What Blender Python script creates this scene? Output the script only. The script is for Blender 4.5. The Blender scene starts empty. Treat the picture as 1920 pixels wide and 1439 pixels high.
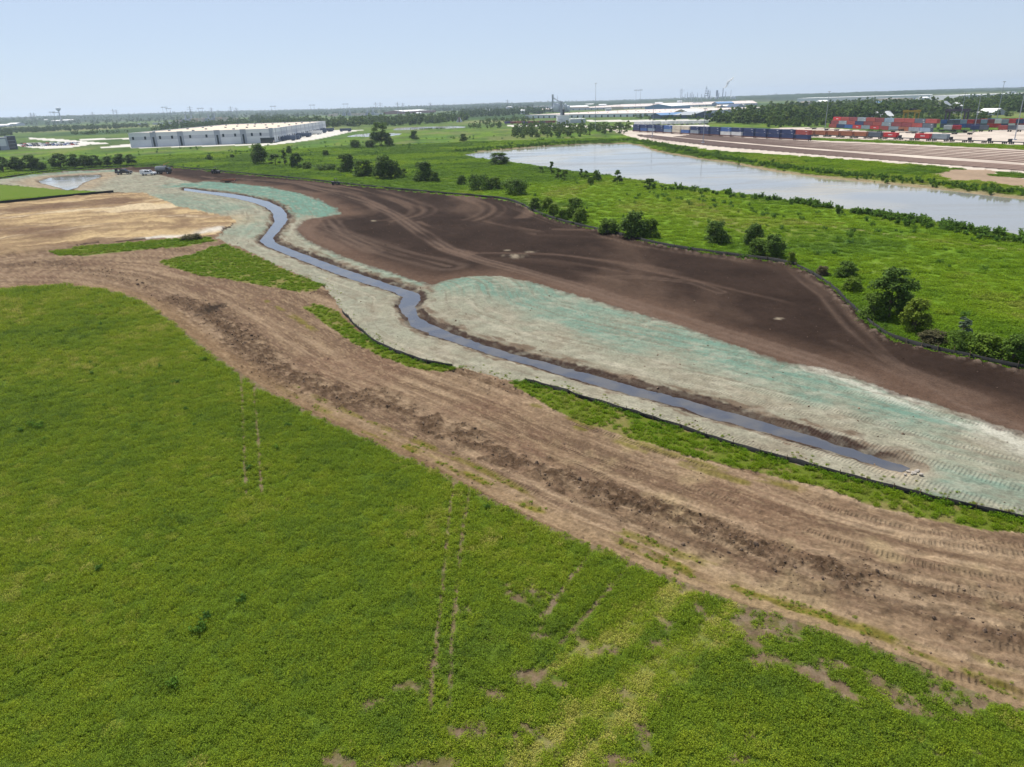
import bpy, bmesh, math, random
import numpy as np
from mathutils import Matrix, Vector

# ------------------------------------------------------------------ camera, sky, sun, exposure
SC = bpy.context.scene
ROOT = SC.collection
F_PX, CX, CY, CAM_H = 1331.0, 960.0, 719.5, 28.0
PITCH, ROLL = math.radians(21.55), math.radians(-1.79)
cam_data = bpy.data.cameras.new('camera'); cam = bpy.data.objects.new('camera', cam_data); ROOT.objects.link(cam)
cam_data.sensor_width = 36.0; cam_data.lens = F_PX/1920*36; cam_data.clip_start = 0.5; cam_data.clip_end = 60000
CAM_M = Matrix.Rotation(math.pi/2-PITCH, 3, 'X') @ Matrix.Rotation(ROLL, 3, 'Z')
cam.matrix_world = Matrix.Translation((0, 0, CAM_H)) @ CAM_M.to_4x4()
SC.camera = cam

SUN_ELEV, SUN_AZ = math.radians(58), math.radians(-32)      # azimuth clockwise from +Y (view direction)
world = bpy.data.worlds.new('World'); SC.world = world; world.use_nodes = True
wn = world.node_tree.nodes; wl = world.node_tree.links
sky = wn.new('ShaderNodeTexSky'); sky.sky_type = 'NISHITA'; sky.sun_disc = False
sky.sun_elevation = SUN_ELEV; sky.sun_rotation = SUN_AZ
sky.altitude = 0; sky.air_density = 0.85; sky.dust_density = 0.15; sky.ozone_density = 4.0
wn['Background'].inputs['Strength'].default_value = 0.088
veil = wn.new('ShaderNodeMix'); veil.data_type = 'RGBA'; veil.inputs['Factor'].default_value = 0.7; veil.inputs['B'].default_value = (5.0, 5.75, 7.1, 1)   # thin even veil of high summer haze
wl.new(sky.outputs['Color'], veil.inputs['A']); wl.new(veil.outputs['Result'], wn['Background'].inputs['Color'])
sun_data = bpy.data.lights.new('sun', 'SUN'); sun = bpy.data.objects.new('sun', sun_data); ROOT.objects.link(sun)
sun_data.energy = 4.6; sun_data.angle = math.radians(0.5); sun_data.color = (1.0, 0.955, 0.88)
sdir = Vector((math.sin(SUN_AZ)*math.cos(SUN_ELEV), math.cos(SUN_AZ)*math.cos(SUN_ELEV), math.sin(SUN_ELEV)))
sun.rotation_euler = (-sdir).to_track_quat('-Z', 'Y').to_euler(); sun.location = sdir*200
SC.view_settings.view_transform = 'Standard'; SC.view_settings.look = 'None'
SC.view_settings.exposure = 0.43; SC.view_settings.gamma = 1.0; SC.view_settings.use_curve_mapping = False
SC.render.filter_size = 1.05; SC.cycles.max_bounces = 6; SC.cycles.transparent_max_bounces = 8; SC.cycles.volume_bounces = 0
SC.cycles.use_denoising = True; SC.cycles.denoiser = 'OPENIMAGEDENOISE'; SC.cycles.denoising_input_passes = 'RGB_ALBEDO_NORMAL'; SC.cycles.denoising_prefilter = 'ACCURATE'; SC.cycles.caustics_reflective = False; SC.cycles.caustics_refractive = False

# ------------------------------------------------------------------ numpy helpers
random.seed(11); RNG = np.random.default_rng(11)
MN = np.array(CAM_M)
def G(px, py, z=0.0):
    """ground point that the photograph shows at a pixel (1920x1439)"""
    d = MN @ np.array([(px-CX)/F_PX, (CY-py)/F_PX, -1.0]); t = (z-CAM_H)/d[2]
    return np.array([d[0]*t, d[1]*t])
def GP(pts, z=0.0): return np.array([G(a, b, z) for a, b in pts])
def ppm(x, y):       # pixels per metre (photo scale) at a ground point
    return F_PX/math.sqrt(x*x+y*y+CAM_H*CAM_H)
def smooth(a, b, x):
    t = np.clip((x-a)/(b-a), 0, 1); return t*t*(3-2*t)
def vnoise(x, y, seed=0):
    xi = np.floor(x).astype(np.int64); yi = np.floor(y).astype(np.int64)
    fx = x-xi; fy = y-yi; fx = fx*fx*(3-2*fx); fy = fy*fy*(3-2*fy)
    def h(a, b):
        n = (a*374761393+b*668265263+seed*974711) & 0xffffffff
        n = ((n ^ (n >> 13))*1274126177) & 0xffffffff
        return ((n ^ (n >> 16)) & 0xffff)/65535.0
    a = h(xi, yi); b = h(xi+1, yi); c = h(xi, yi+1); d = h(xi+1, yi+1)
    return a+(b-a)*fx+(c-a)*fy+(a-b-c+d)*fx*fy
def fbm(x, y, seed=0, octv=4, gain=0.5):
    s = np.zeros_like(x, dtype=float); a = 1.0; n = 0.0
    for o in range(octv):
        s += a*vnoise(x*2**o+17.3*o, y*2**o-9.1*o, seed+o); n += a; a *= gain
    return s/n
def in_poly(x, y, poly):
    r = np.zeros(x.shape, bool)
    bb = (x >= poly[:, 0].min()) & (x <= poly[:, 0].max()) & (y >= poly[:, 1].min()) & (y <= poly[:, 1].max())
    if not bb.any(): return r
    xs = x[bb]; ys = y[bb]; ins = np.zeros(xs.shape, bool); j = len(poly)-1
    for i in range(len(poly)):
        xi, yi = poly[i]; xj, yj = poly[j]
        c = (yi > ys) != (yj > ys)
        if c.any():
            ins[c] ^= xs[c] < (xj-xi)*(ys[c]-yi)/(yj-yi)+xi
        j = i
    r[bb] = ins; return r
def pl_dist(x, y, line, reach=None, closed=False):
    """distance to a polyline, arc length along it and signed side; points farther than reach get 1e3"""
    d = np.full(x.shape, 1e3); s = np.zeros(x.shape); sg = np.ones(x.shape)
    L = np.vstack([line, line[:1]]) if closed else line
    if reach is not None:
        m = (x > L[:, 0].min()-reach) & (x < L[:, 0].max()+reach) & (y > L[:, 1].min()-reach) & (y < L[:, 1].max()+reach)
    else: m = np.ones(x.shape, bool)
    if not m.any(): return d, s, sg
    xs = x[m]; ys = y[m]; bd = np.full(xs.shape, 1e3); bs = np.zeros(xs.shape); bg = np.ones(xs.shape); acc = 0.0
    for k in range(len(L)-1):
        a = L[k]; b = L[k+1]; v = b-a; l2 = v@v; ln = math.sqrt(l2)
        t = np.clip(((xs-a[0])*v[0]+(ys-a[1])*v[1])/l2, 0, 1)
        ex = xs-a[0]-t*v[0]; ey = ys-a[1]-t*v[1]; q = np.hypot(ex, ey); u = q < bd
        bd[u] = q[u]; bs[u] = acc+t[u]*ln; bg[u] = np.sign(v[0]*ey[u]-v[1]*ex[u]); acc += ln
    d[m] = bd; s[m] = bs; sg[m] = bg; return d, s, sg
def resample(line, step):
    out = [line[0]]
    for a, b in zip(line[:-1], line[1:]):
        n = max(1, int(round(np.linalg.norm(b-a)/step)))
        for k in range(1, n+1): out.append(a+(b-a)*k/n)
    return np.array(out)
def chaikin(line, n=2, closed=False):
    for _ in range(n):
        q = []; m = len(line)
        if not closed: q.append(line[0])
        for i in range(m if closed else m-1):
            a = line[i]; b = line[(i+1) % m]; q += [a*.75+b*.25, a*.25+b*.75]
        if not closed: q.append(line[-1])
        line = np.array(q)
    return line
def offset_poly(p, d):
    c = 0.5*np.sum(p[:, 0]*np.roll(p[:, 1], -1)-np.roll(p[:, 0], -1)*p[:, 1]); sg = 1 if c > 0 else -1
    t = np.roll(p, -1, 0)-np.roll(p, 1, 0); t /= np.linalg.norm(t, axis=1)[:, None]+1e-9
    return p+np.stack([t[:, 1], -t[:, 0]], 1)*d*sg

# ------------------------------------------------------------------ scene helpers
def link(o, parent=None):
    ROOT.objects.link(o)
    if parent is not None: o.parent = parent
    return o
def tag(o, label=None, cat=None, group=None, kind=None):
    if label: o['label'] = label
    if cat: o['category'] = cat
    if group: o['group'] = group
    if kind: o['kind'] = kind
    return o
def empty(name, loc=(0, 0, 0), rz=0.0, label=None, cat=None, group=None):
    o = bpy.data.objects.new(name, None); link(o); o.location = loc; o.rotation_euler = (0, 0, rz); o.empty_display_size = 0.5
    return tag(o, label, cat, group)
def np_mesh(name, verts, faces, mat=None, smooth_shade=False):
    me = bpy.data.meshes.new(name); verts = np.asarray(verts, dtype=np.float32); faces = np.asarray(faces, dtype=np.int32)
    n, k = faces.shape
    me.vertices.add(len(verts)); me.vertices.foreach_set('co', verts.ravel())
    me.loops.add(n*k); me.loops.foreach_set('vertex_index', faces.ravel())
    me.polygons.add(n); me.polygons.foreach_set('loop_start', np.arange(0, n*k, k, dtype=np.int32))
    me.update(calc_edges=True)
    if smooth_shade: me.polygons.foreach_set('use_smooth', np.ones(n, bool))
    if mat: me.materials.append(mat)
    return me
class MB:
    """collects simple solids into one mesh"""
    def __init__(s): s.v = []; s.f = []
    def quad(s, *p):
        i = len(s.v); s.v += [tuple(q) for q in p]; s.f.append(tuple(range(i, i+len(p)))); return s
    def box(s, x0, x1, y0, y1, z0, z1):
        i = len(s.v)
        s.v += [(x0, y0, z0), (x1, y0, z0), (x1, y1, z0), (x0, y1, z0), (x0, y0, z1), (x1, y0, z1), (x1, y1, z1), (x0, y1, z1)]
        s.f += [tuple(i+k for k in q) for q in ((0, 3, 2, 1), (4, 5, 6, 7), (0, 1, 5, 4), (1, 2, 6, 5), (2, 3, 7, 6), (3, 0, 4, 7))]; return s
    def prism(s, poly, z0, z1, axis='z'):
        n = len(poly); i = len(s.v)
        def P(a, b, c): return {'z': (a, b, c), 'y': (a, c, b), 'x': (c, a, b)}[axis]
        s.v += [P(a, b, z0) for a, b in poly]+[P(a, b, z1) for a, b in poly]
        s.f.append(tuple(i+k for k in range(n))[::-1]); s.f.append(tuple(i+n+k for k in range(n)))
        for k in range(n): s.f.append((i+k, i+(k+1) % n, i+n+(k+1) % n, i+n+k))
        return s
    def tube(s, a, b, r0, r1=None, n=8, cap=True):
        a = Vector(a); b = Vector(b); r1 = r0 if r1 is None else r1
        d = (b-a).normalized(); u = d.orthogonal().normalized(); w = d.cross(u); i = len(s.v)
        for p, r in ((a, r0), (b, r1)):
            for k in range(n):
                t = 2*math.pi*k/n; s.v.append(tuple(p+u*(r*math.cos(t))+w*(r*math.sin(t))))
        for k in range(n): s.f.append((i+k, i+(k+1) % n, i+n+(k+1) % n, i+n+k))
        if cap: s.f.append(tuple(i+k for k in range(n))[::-1]); s.f.append(tuple(i+n+k for k in range(n)))
        return s
    def lathe(s, prof, n=16, c=(0, 0)):
        i = len(s.v)
        for r, z in prof:
            for k in range(n):
                t = 2*math.pi*k/n; s.v.append((c[0]+r*math.cos(t), c[1]+r*math.sin(t), z))
        for j in range(len(prof)-1):
            for k in range(n): s.f.append((i+j*n+k, i+j*n+(k+1) % n, i+(j+1)*n+(k+1) % n, i+(j+1)*n+k))
        s.f.append(tuple(i+k for k in range(n))[::-1]); s.f.append(tuple(i+(len(prof)-1)*n+k for k in range(n)))
        return s
    def mesh(s, name, mat, smooth_shade=False):
        me = bpy.data.meshes.new(name); me.from_pydata(s.v, [], s.f); me.update()
        if mat: me.materials.append(mat)
        if smooth_shade: me.polygons.foreach_set('use_smooth', [True]*len(me.polygons))
        return me
    def build(s, name, mat, parent=None, smooth_shade=False):
        return link(bpy.data.objects.new(name, s.mesh(name, mat, smooth_shade)), parent)
def part(name, me, parent, loc=(0, 0, 0), rz=0.0, sc=None):
    o = bpy.data.objects.new(name, me); link(o, parent); o.location = loc; o.rotation_euler = (0, 0, rz)
    if sc: o.scale = sc
    return o
KIDS = {}
def copy_tree(o, parent=None, kids=None):
    c = o.copy(); ROOT.objects.link(c); c.parent = parent
    for ch in (o.children if kids is None else kids): copy_tree(ch, c)
    return c

# ------------------------------------------------------------------ materials
MATS = {}
def _nt(name):
    m = bpy.data.materials.new(name); m.use_nodes = True; nt = m.node_tree
    return m, nt, nt.nodes, nt.links, nt.nodes['Principled BSDF']
def mat(name, col, rough=0.7, metal=0.0, var=0.12, scale=0.6, spec=0.3, bump=0.0):
    """painted or bare surface with uneven tone"""
    if name in MATS: return MATS[name]
    m, nt, N, L, b = _nt(name)
    tc = N.new('ShaderNodeTexCoord'); nz = N.new('ShaderNodeTexNoise'); nz.inputs['Scale'].default_value = scale; nz.inputs['Detail'].default_value = 5
    L.new(tc.outputs['Object'], nz.inputs['Vector'])
    mr = N.new('ShaderNodeMapRange'); mr.inputs['From Min'].default_value = .3; mr.inputs['From Max'].default_value = .7
    mr.inputs['To Min'].default_value = 1-var; mr.inputs['To Max'].default_value = 1+var
    L.new(nz.outputs['Fac'], mr.inputs['Value'])
    mx = N.new('ShaderNodeMix'); mx.data_type = 'RGBA'; mx.blend_type = 'MULTIPLY'; mx.inputs['Factor'].default_value = 1
    mx.inputs['A'].default_value = (*col, 1); L.new(mr.outputs['Result'], mx.inputs['B']); L.new(mx.outputs['Result'], b.inputs['Base Color'])
    b.inputs['Roughness'].default_value = rough; b.inputs['Metallic'].default_value = metal; b.inputs['Specular IOR Level'].default_value = spec
    if bump:
        bp = N.new('ShaderNodeBump'); bp.inputs['Strength'].default_value = bump; L.new(nz.outputs['Fac'], bp.inputs['Height']); L.new(bp.outputs['Normal'], b.inputs['Normal'])
    MATS[name] = m; return m
# ------------------------------------------------------------------ layout of the site (photo pixels -> ground metres)
FE = GP([(-420,585),(-200,556),(0,541),(60,537),(130,536),(180,540),(230,550),(280,570),(320,598),(360,632),(400,664),(440,690),(480,718),(520,742),(580,772),(640,803),(700,828),(760,856),(820,882),(880,912),(940,945),(1000,975),(1060,1000),(1120,1025),(1180,1048),(1250,1078),(1320,1105),(1400,1135),(1480,1160),(1560,1185),(1640,1212),(1720,1245),(1780,1275),(1850,1305),(1920,1330),(2150,1420),(2500,1560)])   # crop field edge
FF = GP([(-420,385),(-200,354),(0,337),(60,328),(110,322),(220,315),(300,312),(340,316),(400,322),(480,330),(560,337),(640,347),(700,353),(800,362),(900,371),(945,375),(975,385),(1000,400),(1050,418),(1100,430),(1150,440),(1220,458),(1280,470),(1350,480),(1400,487),(1450,492),(1490,502),(1530,522),(1560,545),(1580,565),(1610,595),(1640,625),(1680,645),(1740,660),(1800,672),(1860,685),(1920,697),(2150,735),(2500,790)])   # far silt fence of the dark soil
FF = chaikin(FF, 1)
HU = [(-420,380),(-200,352),(0,336),(60,327),(150,321),(215,318),(250,322),(290,326),(330,335),(365,343),(385,340),(430,343),(500,350),(560,362),(600,375),(633,392),(640,402),(600,408),(572,414),(556,430),(575,450),(610,466),(640,480),(700,500),(760,520),(812,537),(835,528),(880,521),(940,522),(1000,533),(1060,548),(1140,570),(1200,588),(1260,605),(1330,630),(1400,655),(1460,675),(1540,690),(1600,705),(1680,735),(1760,760),(1830,782),(1920,812),(2150,890),(2500,1000)]
HL = [(2500,1140),(2150,1040),(1920,975),(1800,948),(1700,923),(1600,898),(1500,870),(1400,843),(1300,810),(1200,778),(1100,750),(1050,733),(985,716),(955,715),(900,700),(862,690),(800,680),(740,660),(700,640),(660,605),(640,580),(618,550),(608,534),(550,511),(500,487),(450,464),(425,456),(405,447),(440,418),(430,408),(380,398),(330,385),(270,362),(215,361),(150,357),(100,355),(40,349),(0,345),(-200,362),(-420,395)]
HYD = GP(HU+HL); HU_W = GP(HU); HL_W = GP(HL)
SITE = np.vstack([FF, FE[::-1]])
RUP = GP([(2500,1150),(1920,985),(960,712),(640,560),(440,425),(400,440),(0,470),(-420,490)])
ROAD = np.vstack([FE, RUP])
PAD = GP([(-420,408),(-200,398),(0,382),(80,374),(150,368),(220,362),(270,361),(330,385),(430,407),(442,416),(405,440),(330,446),(260,449),(150,457),(100,470),(0,479),(-420,500)])
GRASS = [GP(p) for p in (
    [(-420,398),(-200,365),(0,346),(40,349),(100,355),(160,358),(212,360),(150,366),(80,373),(0,381),(-200,396)],
    [(92,473),(150,463),(240,456),(320,450),(390,446),(404,452),(350,462),(240,471),(160,480),(110,480)],
    [(300,493),(330,484),(360,478),(400,463),(425,459),(450,469),(500,491),(550,514),(609,535),(590,545),(560,548),(520,540),(440,527),(380,517),(330,505)],
    [(565,576),(590,572),(632,584),(652,606),(700,640),(740,660),(800,680),(864,690),(830,698),(780,690),(720,670),(660,642),(610,607)],
    [(952,720),(985,717),(1050,734),(1100,751),(1200,779),(1300,811),(1400,844),(1500,871),(1600,899),(1700,924),(1800,949),(1920,976),(2150,1040),(2500,1140),(2500,1175),(2150,1070),(1920,1000),(1840,992),(1760,978),(1690,960),(1640,948),(1560,918),(1480,900),(1400,880),(1300,856),(1200,826),(1100,795),(1040,770),(1000,745)])]
FENCE_NEAR = GP([(985,717),(1050,734),(1100,751),(1200,779),(1300,811),(1400,844),(1500,871),(1600,899),(1700,924),(1800,949),(1920,976),(2150,1040)])
WZ = -0.35
CR_U = GP([(345,353),(390,359),(430,363),(470,370),(505,379),(527,389),(537,401),(540,413),(523,435),(511,447),(518,457),(560,473),(640,503),(720,530),(753,541),(786,551),(789,557),(779,577),(788,597),(807,608),(853,628),(907,647),(973,667),(1073,693),(1173,720),(1280,748),(1380,777),(1480,806),(1580,837),(1640,856),(1680,868),(1707,879)], WZ)
CR_L = GP([(345,358),(390,364),(440,372),(478,381),(499,390),(511,400),(515,416),(497,440),(487,452),(498,462),(560,487),(640,518),(707,539),(738,549),(754,557),(747,577),(762,597),(774,613),(807,628),(853,643),(923,667),(1007,690),(1107,721),(1207,748),(1280,767),(1317,780),(1413,806),(1513,834),(1613,864),(1663,881),(1690,886)], WZ)
CREEK = np.vstack([CR_U, CR_L[::-1]])
POND_S = GP([(75,340),(100,333),(140,330),(182,328),(186,332),(162,340),(147,346),(141,352),(130,357),(117,352),(100,348),(82,344)], WZ)
POND_N = [(868,291),(900,298),(960,305),(1010,312),(1060,320),(1135,328),(1185,337),(1235,343),(1285,351),(1360,360),(1440,370),(1480,375),(1580,392),(1723,411),(1847,430),(1920,441),(2150,480),(2500,540)]
POND_F = [(2500,450),(2150,406),(1920,376),(1840,367),(1740,355),(1640,344),(1540,335),(1440,322),(1360,306),(1297,298),(1225,285),(1196,274),(1170,270),(1100,271),(1020,275),(960,280),(900,285)]
PZ = -0.6
POND_B = GP(POND_N+POND_F, PZ); SHORE_N = GP(POND_N, PZ); SHORE_F = GP(POND_F, PZ)
POND_C = GP([(648,257),(672,252),(700,250),(730,250),(752,251),(745,254),(716,257)], PZ)
POND_D = GP([(737,245),(745,240),(800,238),(850,237),(872,238),(868,240),(800,243)], PZ)
def band(pts, w):
    l = GP(pts); t = np.gradient(l, axis=0); t /= np.linalg.norm(t, axis=1)[:, None]; n = np.stack([-t[:, 1], t[:, 0]], 1)
    return np.vstack([l+n*w, (l-n*w)[::-1]])
APRON = GP([(460,277),(512,269),(560,258),(600,249),(613,245),(690,243),(660,247),(625,255),(590,262),(548,268),(520,271)])
APRON_L = GP([(175,278),(250,269),(251,275),(215,277)])
DRIVE = GP([(245,276),(400,272),(520,269),(520,271.5),(400,274.5),(245,278.5)])
PALE = [GP(p) for p in ([(950,237),(1060,238),(1180,241),(1185,237.5),(1060,234.5),(950,234)], [(1100,228),(1240,229),(1330,227),(1330,224),(1200,225),(1100,225.5)], [(1170,215),(1330,211),(1330,208),(1170,212)], [(1180,238.5),(1330,237.5),(1330,234.5),(1180,235)], [(1250,204),(1340,202),(1340,200.5),(1250,202)], [(1640,196),(1800,192.5),(1800,191),(1640,194)])]
PARKING = GP([(20,272),(60,268),(110,268),(150,268),(170,271),(130,277),(90,279),(58,277)])
ROADS_F = [GP([(55,259),(80,260.5),(120,262),(200,268),(205,270),(180,271),(120,266),(55,262)]), GP([(150,261),(250,258.5),(250,260.5),(150,263.5)])]
YARD = GP([(1410,250),(1450,241),(1500,239),(1560,241),(1640,247),(1700,246),(1790,250),(1870,244),(1960,238),(2300,255),(2300,290),(1920,273),(1700,266),(1500,258)])
RAILY = GP([(1100,240),(1190,245),(1250,246),(1320,252),(1410,257),(1520,263),(1600,266),(1700,270),(1920,281),(2300,305),(2300,365),(1920,326),(1700,308),(1560,298),(1440,290),(1340,283),(1250,270),(1196,262),(1180,256),(1150,246)])
RAILD = GP([(1196,252),(1250,257),(1340,266),(1440,275),(1560,285),(1700,296),(1920,311),(2300,340),(2300,352),(1920,321),(1700,304),(1560,293),(1440,283),(1340,275),(1250,264),(1196,256)])
DIRT_R = GP([(1745,328),(1790,318),(1850,318),(1870,322),(1860,330),(1920,335),(2100,350),(2100,370),(1920,352),(1850,342),(1780,338)])
# zone numbers
(Z_MEADOW, Z_SOIL, Z_ROAD, Z_HYD, Z_PAD, Z_STRIP, Z_CROP, Z_CONC, Z_YARD, Z_HILL) = range(10)
ZNAME = {Z_MEADOW: 'meadow', Z_SOIL: 'dark_topsoil', Z_ROAD: 'dirt_road', Z_HYD: 'hydroseeded_bank', Z_PAD: 'clay_ground', Z_STRIP: 'grass_strip_ground',
         Z_CROP: 'crop_field', Z_CONC: 'concrete_pavement', Z_YARD: 'gravel_yard', Z_HILL: 'hills'}
def zones(x, y):
    """zone of every ground point, with ragged edges"""
    r = np.hypot(x, y); a = np.clip(r/160, .25, 2.5)
    wx = x+a*1.3*(fbm(x*.9, y*.9, 3, 3)-.5); wy = y+a*1.3*(fbm(x*.9, y*.9, 31, 3)-.5)
    z = np.full(x.shape, Z_MEADOW, np.int8)
    z[r > 3600] = Z_HILL
    s = in_poly(wx, wy, SITE); z[s] = Z_SOIL
    z[in_poly(wx, wy, ROAD)] = Z_ROAD; z[in_poly(wx, wy, HYD)] = Z_HYD; z[in_poly(wx, wy, PAD)] = Z_PAD
    for g in GRASS: z[in_poly(wx, wy, g)] = Z_STRIP
    crop = (r < 330) & ~s & in_poly(wx, wy, np.vstack([FE, [[400, -400], [-600, -400], [-600, FE[0][1]]]])); z[crop] = Z_CROP
    for p in (APRON, APRON_L, DRIVE, PARKING, *ROADS_F, *PALE): z[in_poly(x, y, p)] = Z_CONC
    for p in (YARD, RAILY, DIRT_R): z[in_poly(wx, wy, p)] = Z_YARD
    return z
def L_(*c): return np.array(c, float)
def mixc(c, col, m): c[:] = c*(1-m[:, None])+col*m[:, None]
BARE = [(765,1287,1.3,.9),(1003,1264,1.5,.9),(880,1372,1.9,.9),(690,1318,1.4,.6),(812,1250,.5,1.4),(950,1106,.6,1.1),(1208,1386,.7,1.4),(1312,1146,.9,1.2),(1405,1162,1.3,1.2),(1135,1222,1.3,.6),(1246,1170,.8,1.2),(1160,1432,1.2,.8),(1290,1105,1.3,.5),(925,1295,1.2,.7),(790,1440,2.2,.8),(1430,1235,2.2,1.0),(1015,1190,1.6,.5),(660,1438,1.8,.6),(1060,1285,1.3,.5),(620,1420,1.2,.8),(1090,1205,.5,1.2),(1170,1300,.8,.8)]
BARE_W = [(*G(a, b), c, d) for a, b, c, d in BARE]
TRACKS = [GP(p) for p in ([(452,700),(457,820),(462,935)],[(475,705),(483,820),(490,925)],[(850,905),(843,960),(830,1100),(816,1240),(806,1330)],[(878,925),(870,985),(855,1110),(846,1240),(842,1330)],[(1110,1030),(1075,1080),(1035,1130),(1010,1160)],[(1075,1075),(1040,1130),(1012,1180)],[(1180,1060),(1120,1130),(1040,1220)])]
YELLOW = [GP(p) for p in ([(940,1450),(1010,1400),(1075,1350),(1150,1300),(1230,1245),(1330,1170),(1390,1130)],[(1060,1450),(1130,1380),(1200,1320),(1290,1250),(1380,1180)],[(1000,1420),(1080,1365),(1180,1295),(1270,1228),(1350,1165)],[(1040,1250),(1130,1215),(1220,1165),(1290,1110)],[(1060,1230),(1160,1180),(1260,1100)])]
def crop_cover(x, y):
    """0..1 plant cover of the crop field, and how yellow it is"""
    wx = x+.9*(fbm(x*1.3, y*1.3, 5, 3)-.5); wy = y+.9*(fbm(x*1.3, y*1.3, 51, 3)-.5)
    near = smooth(50, 34, np.hypot(x, y))*smooth(-12, 0, x)
    n1 = fbm(x*.55, y*.55, 7, 4)
    c = np.ones_like(x)*1.0
    c -= near*smooth(.64, .76, n1)*.6
    c -= .12*smooth(.6, .75, fbm(x*.22, y*.22, 71, 3))
    for bx, by, ra, rb in BARE_W:
        q = ((wx-bx)/ra)**2+((wy-by)/rb)**2; c -= .85*np.exp(-q*2.2)*(.55+.9*fbm(x*2.1, y*2.1, 55, 3))
    for t in TRACKS:
        d, s, _ = pl_dist(x+.12*(vnoise(x*.5, y*.5, 4)-.5), y, t, 3); c -= .62*smooth(.22, .08, d)*smooth(.2, .5, vnoise(s*.6, s*0, 9)+.15)
    d, _, sg = pl_dist(x, y, FE, 8); c -= smooth(.9, .2, d)*.6
    # thin rows of regrowth in the corner by the road
    corner = in_poly(wx, wy, GP([(1380,1180),(1480,1160),(1560,1185),(1720,1250),(1860,1320),(1820,1350),(1700,1345),(1560,1310),(1430,1250)]))
    cd, cs, _ = pl_dist(x, y, FE, 12); c[corner] -= .10+.55*smooth(.46, .62, fbm(cs[corner]*.6, cd[corner]*1.7, 77, 3))
    yl = np.zeros_like(x)
    for t in YELLOW:
        d, s, _ = pl_dist(wx, wy, t, 5); yl = np.maximum(yl, smooth(.75, .1, d)*smooth(.25, .55, vnoise(s*.5, d*2, 12)+.1))
    return np.clip(c, 0, 1), yl
TEAL = [(GP([(372,346),(450,350),(520,360),(580,376),(628,398)]), 10, 2.4), (GP([(585,440),(650,478),(700,495),(795,531)]), 3.0, .6),
        (GP([(860,533),(920,545),(1000,570),(1100,603),(1180,622),(1280,640),(1400,680),(1500,708),(1650,748),(1760,785)]), 4.6, .95),
        (GP([(850,545),(950,560),(1050,585),(1200,640)]), 4.5, .6), (GP([(880,526),(1000,545),(1150,585),(1300,630),(1450,683),(1560,705)]), 3.0, .7), (GP([(1820,905),(1880,912),(1960,925)]), 4.0, .7), (GP([(1700,790),(1800,850),(1900,880)]), 3.0, .4),
        (GP([(-200,345),(20,333),(100,325),(215,320)]), 9, .8), (GP([(290,370),(340,378),(400,392)]), 11, .6), (GP([(455,412),(470,440)]), 6, .45)]
SLIGHT = [(GP([(560,345),(620,360),(690,380),(740,403),(790,437),(840,468),(900,488),(1000,514),(1100,544),(1300,608),(1500,668),(1640,715)]), 2.4, .75), (GP([(600,425),(680,455),(760,480),(840,500)]), 4.5, .5), (GP([(1090,517),(1200,520),(1300,530),(1350,548)]), 1.3, .5), (GP([(1480,505),(1550,555),(1590,605),(1660,670),(1800,760),(1920,800)]), 1.5, .55), (GP([(560,372),(600,395),(640,440),(700,470)]), 3.0, .5), (GP([(1560,640),(1680,690),(1820,745)]), 2.0, .45), (GP([(950,385),(1040,420),(1200,462),(1400,492)]), 1.2, .4)]
WHITE_S = (GP([(1530,690),(1600,708),(1680,738),(1760,768),(1850,800),(1950,845)]), 1.4, .9)
ROADC = chaikin(GP([(-420,545),(-200,525),(0,508),(120,502),(240,510),(330,535),(420,580),(520,640),(620,705),(720,745),(820,790),(920,840),(1020,885),(1120,930),(1220,965),(1320,1005),(1420,1045),(1520,1080),(1620,1110),(1720,1140),(1830,1165),(1950,1190),(2200,1240)]), 2)
MUD = [(chaikin(GP([(330,560),(380,578),(440,625),(520,690),(600,735),(680,752)]), 1), 2.6, 1.0, 0), (chaikin(GP([(690,735),(760,775),(830,800),(900,835),(980,870),(1080,905),(1180,940),(1280,975),(1380,1010),(1480,1045),(1600,1085)]), 1), 1.7, .95, 1), (chaikin(GP([(1090,925),(1200,975),(1300,1015),(1400,1050),(1500,1080),(1620,1120),(1760,1150)]), 1), 1.6, .42, 1), (GP([(1560,1060),(1660,1085),(1760,1110),(1860,1130),(1960,1150)]), 1.8, .42, 1), (GP([(1780,1170),(1850,1180),(1920,1195),(2050,1230)]), 1.6, .6, 1), (GP([(0,500),(110,492),(230,520),(300,535)]), 3, .35, 0), (GP([(590,548),(630,550)]), 2.0, .7, 0), (GP([(850,690),(900,715),(960,735)]), 1.4, .6, 0)]
def mud_at(x, y):
    m = np.zeros_like(x); nm = fbm(x*1.1, y*1.1, 19, 4)
    for l, w, k, _ in MUD:
        d, s, _ = pl_dist(x, y, l, w*3); m = np.maximum(m, k*smooth(w*1.15, w*.25, d+w*1.1*(nm-.5)*2))
    return m*smooth(.25, .55, fbm(x*.7+5, y*.7, 23, 3)+.12)
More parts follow.
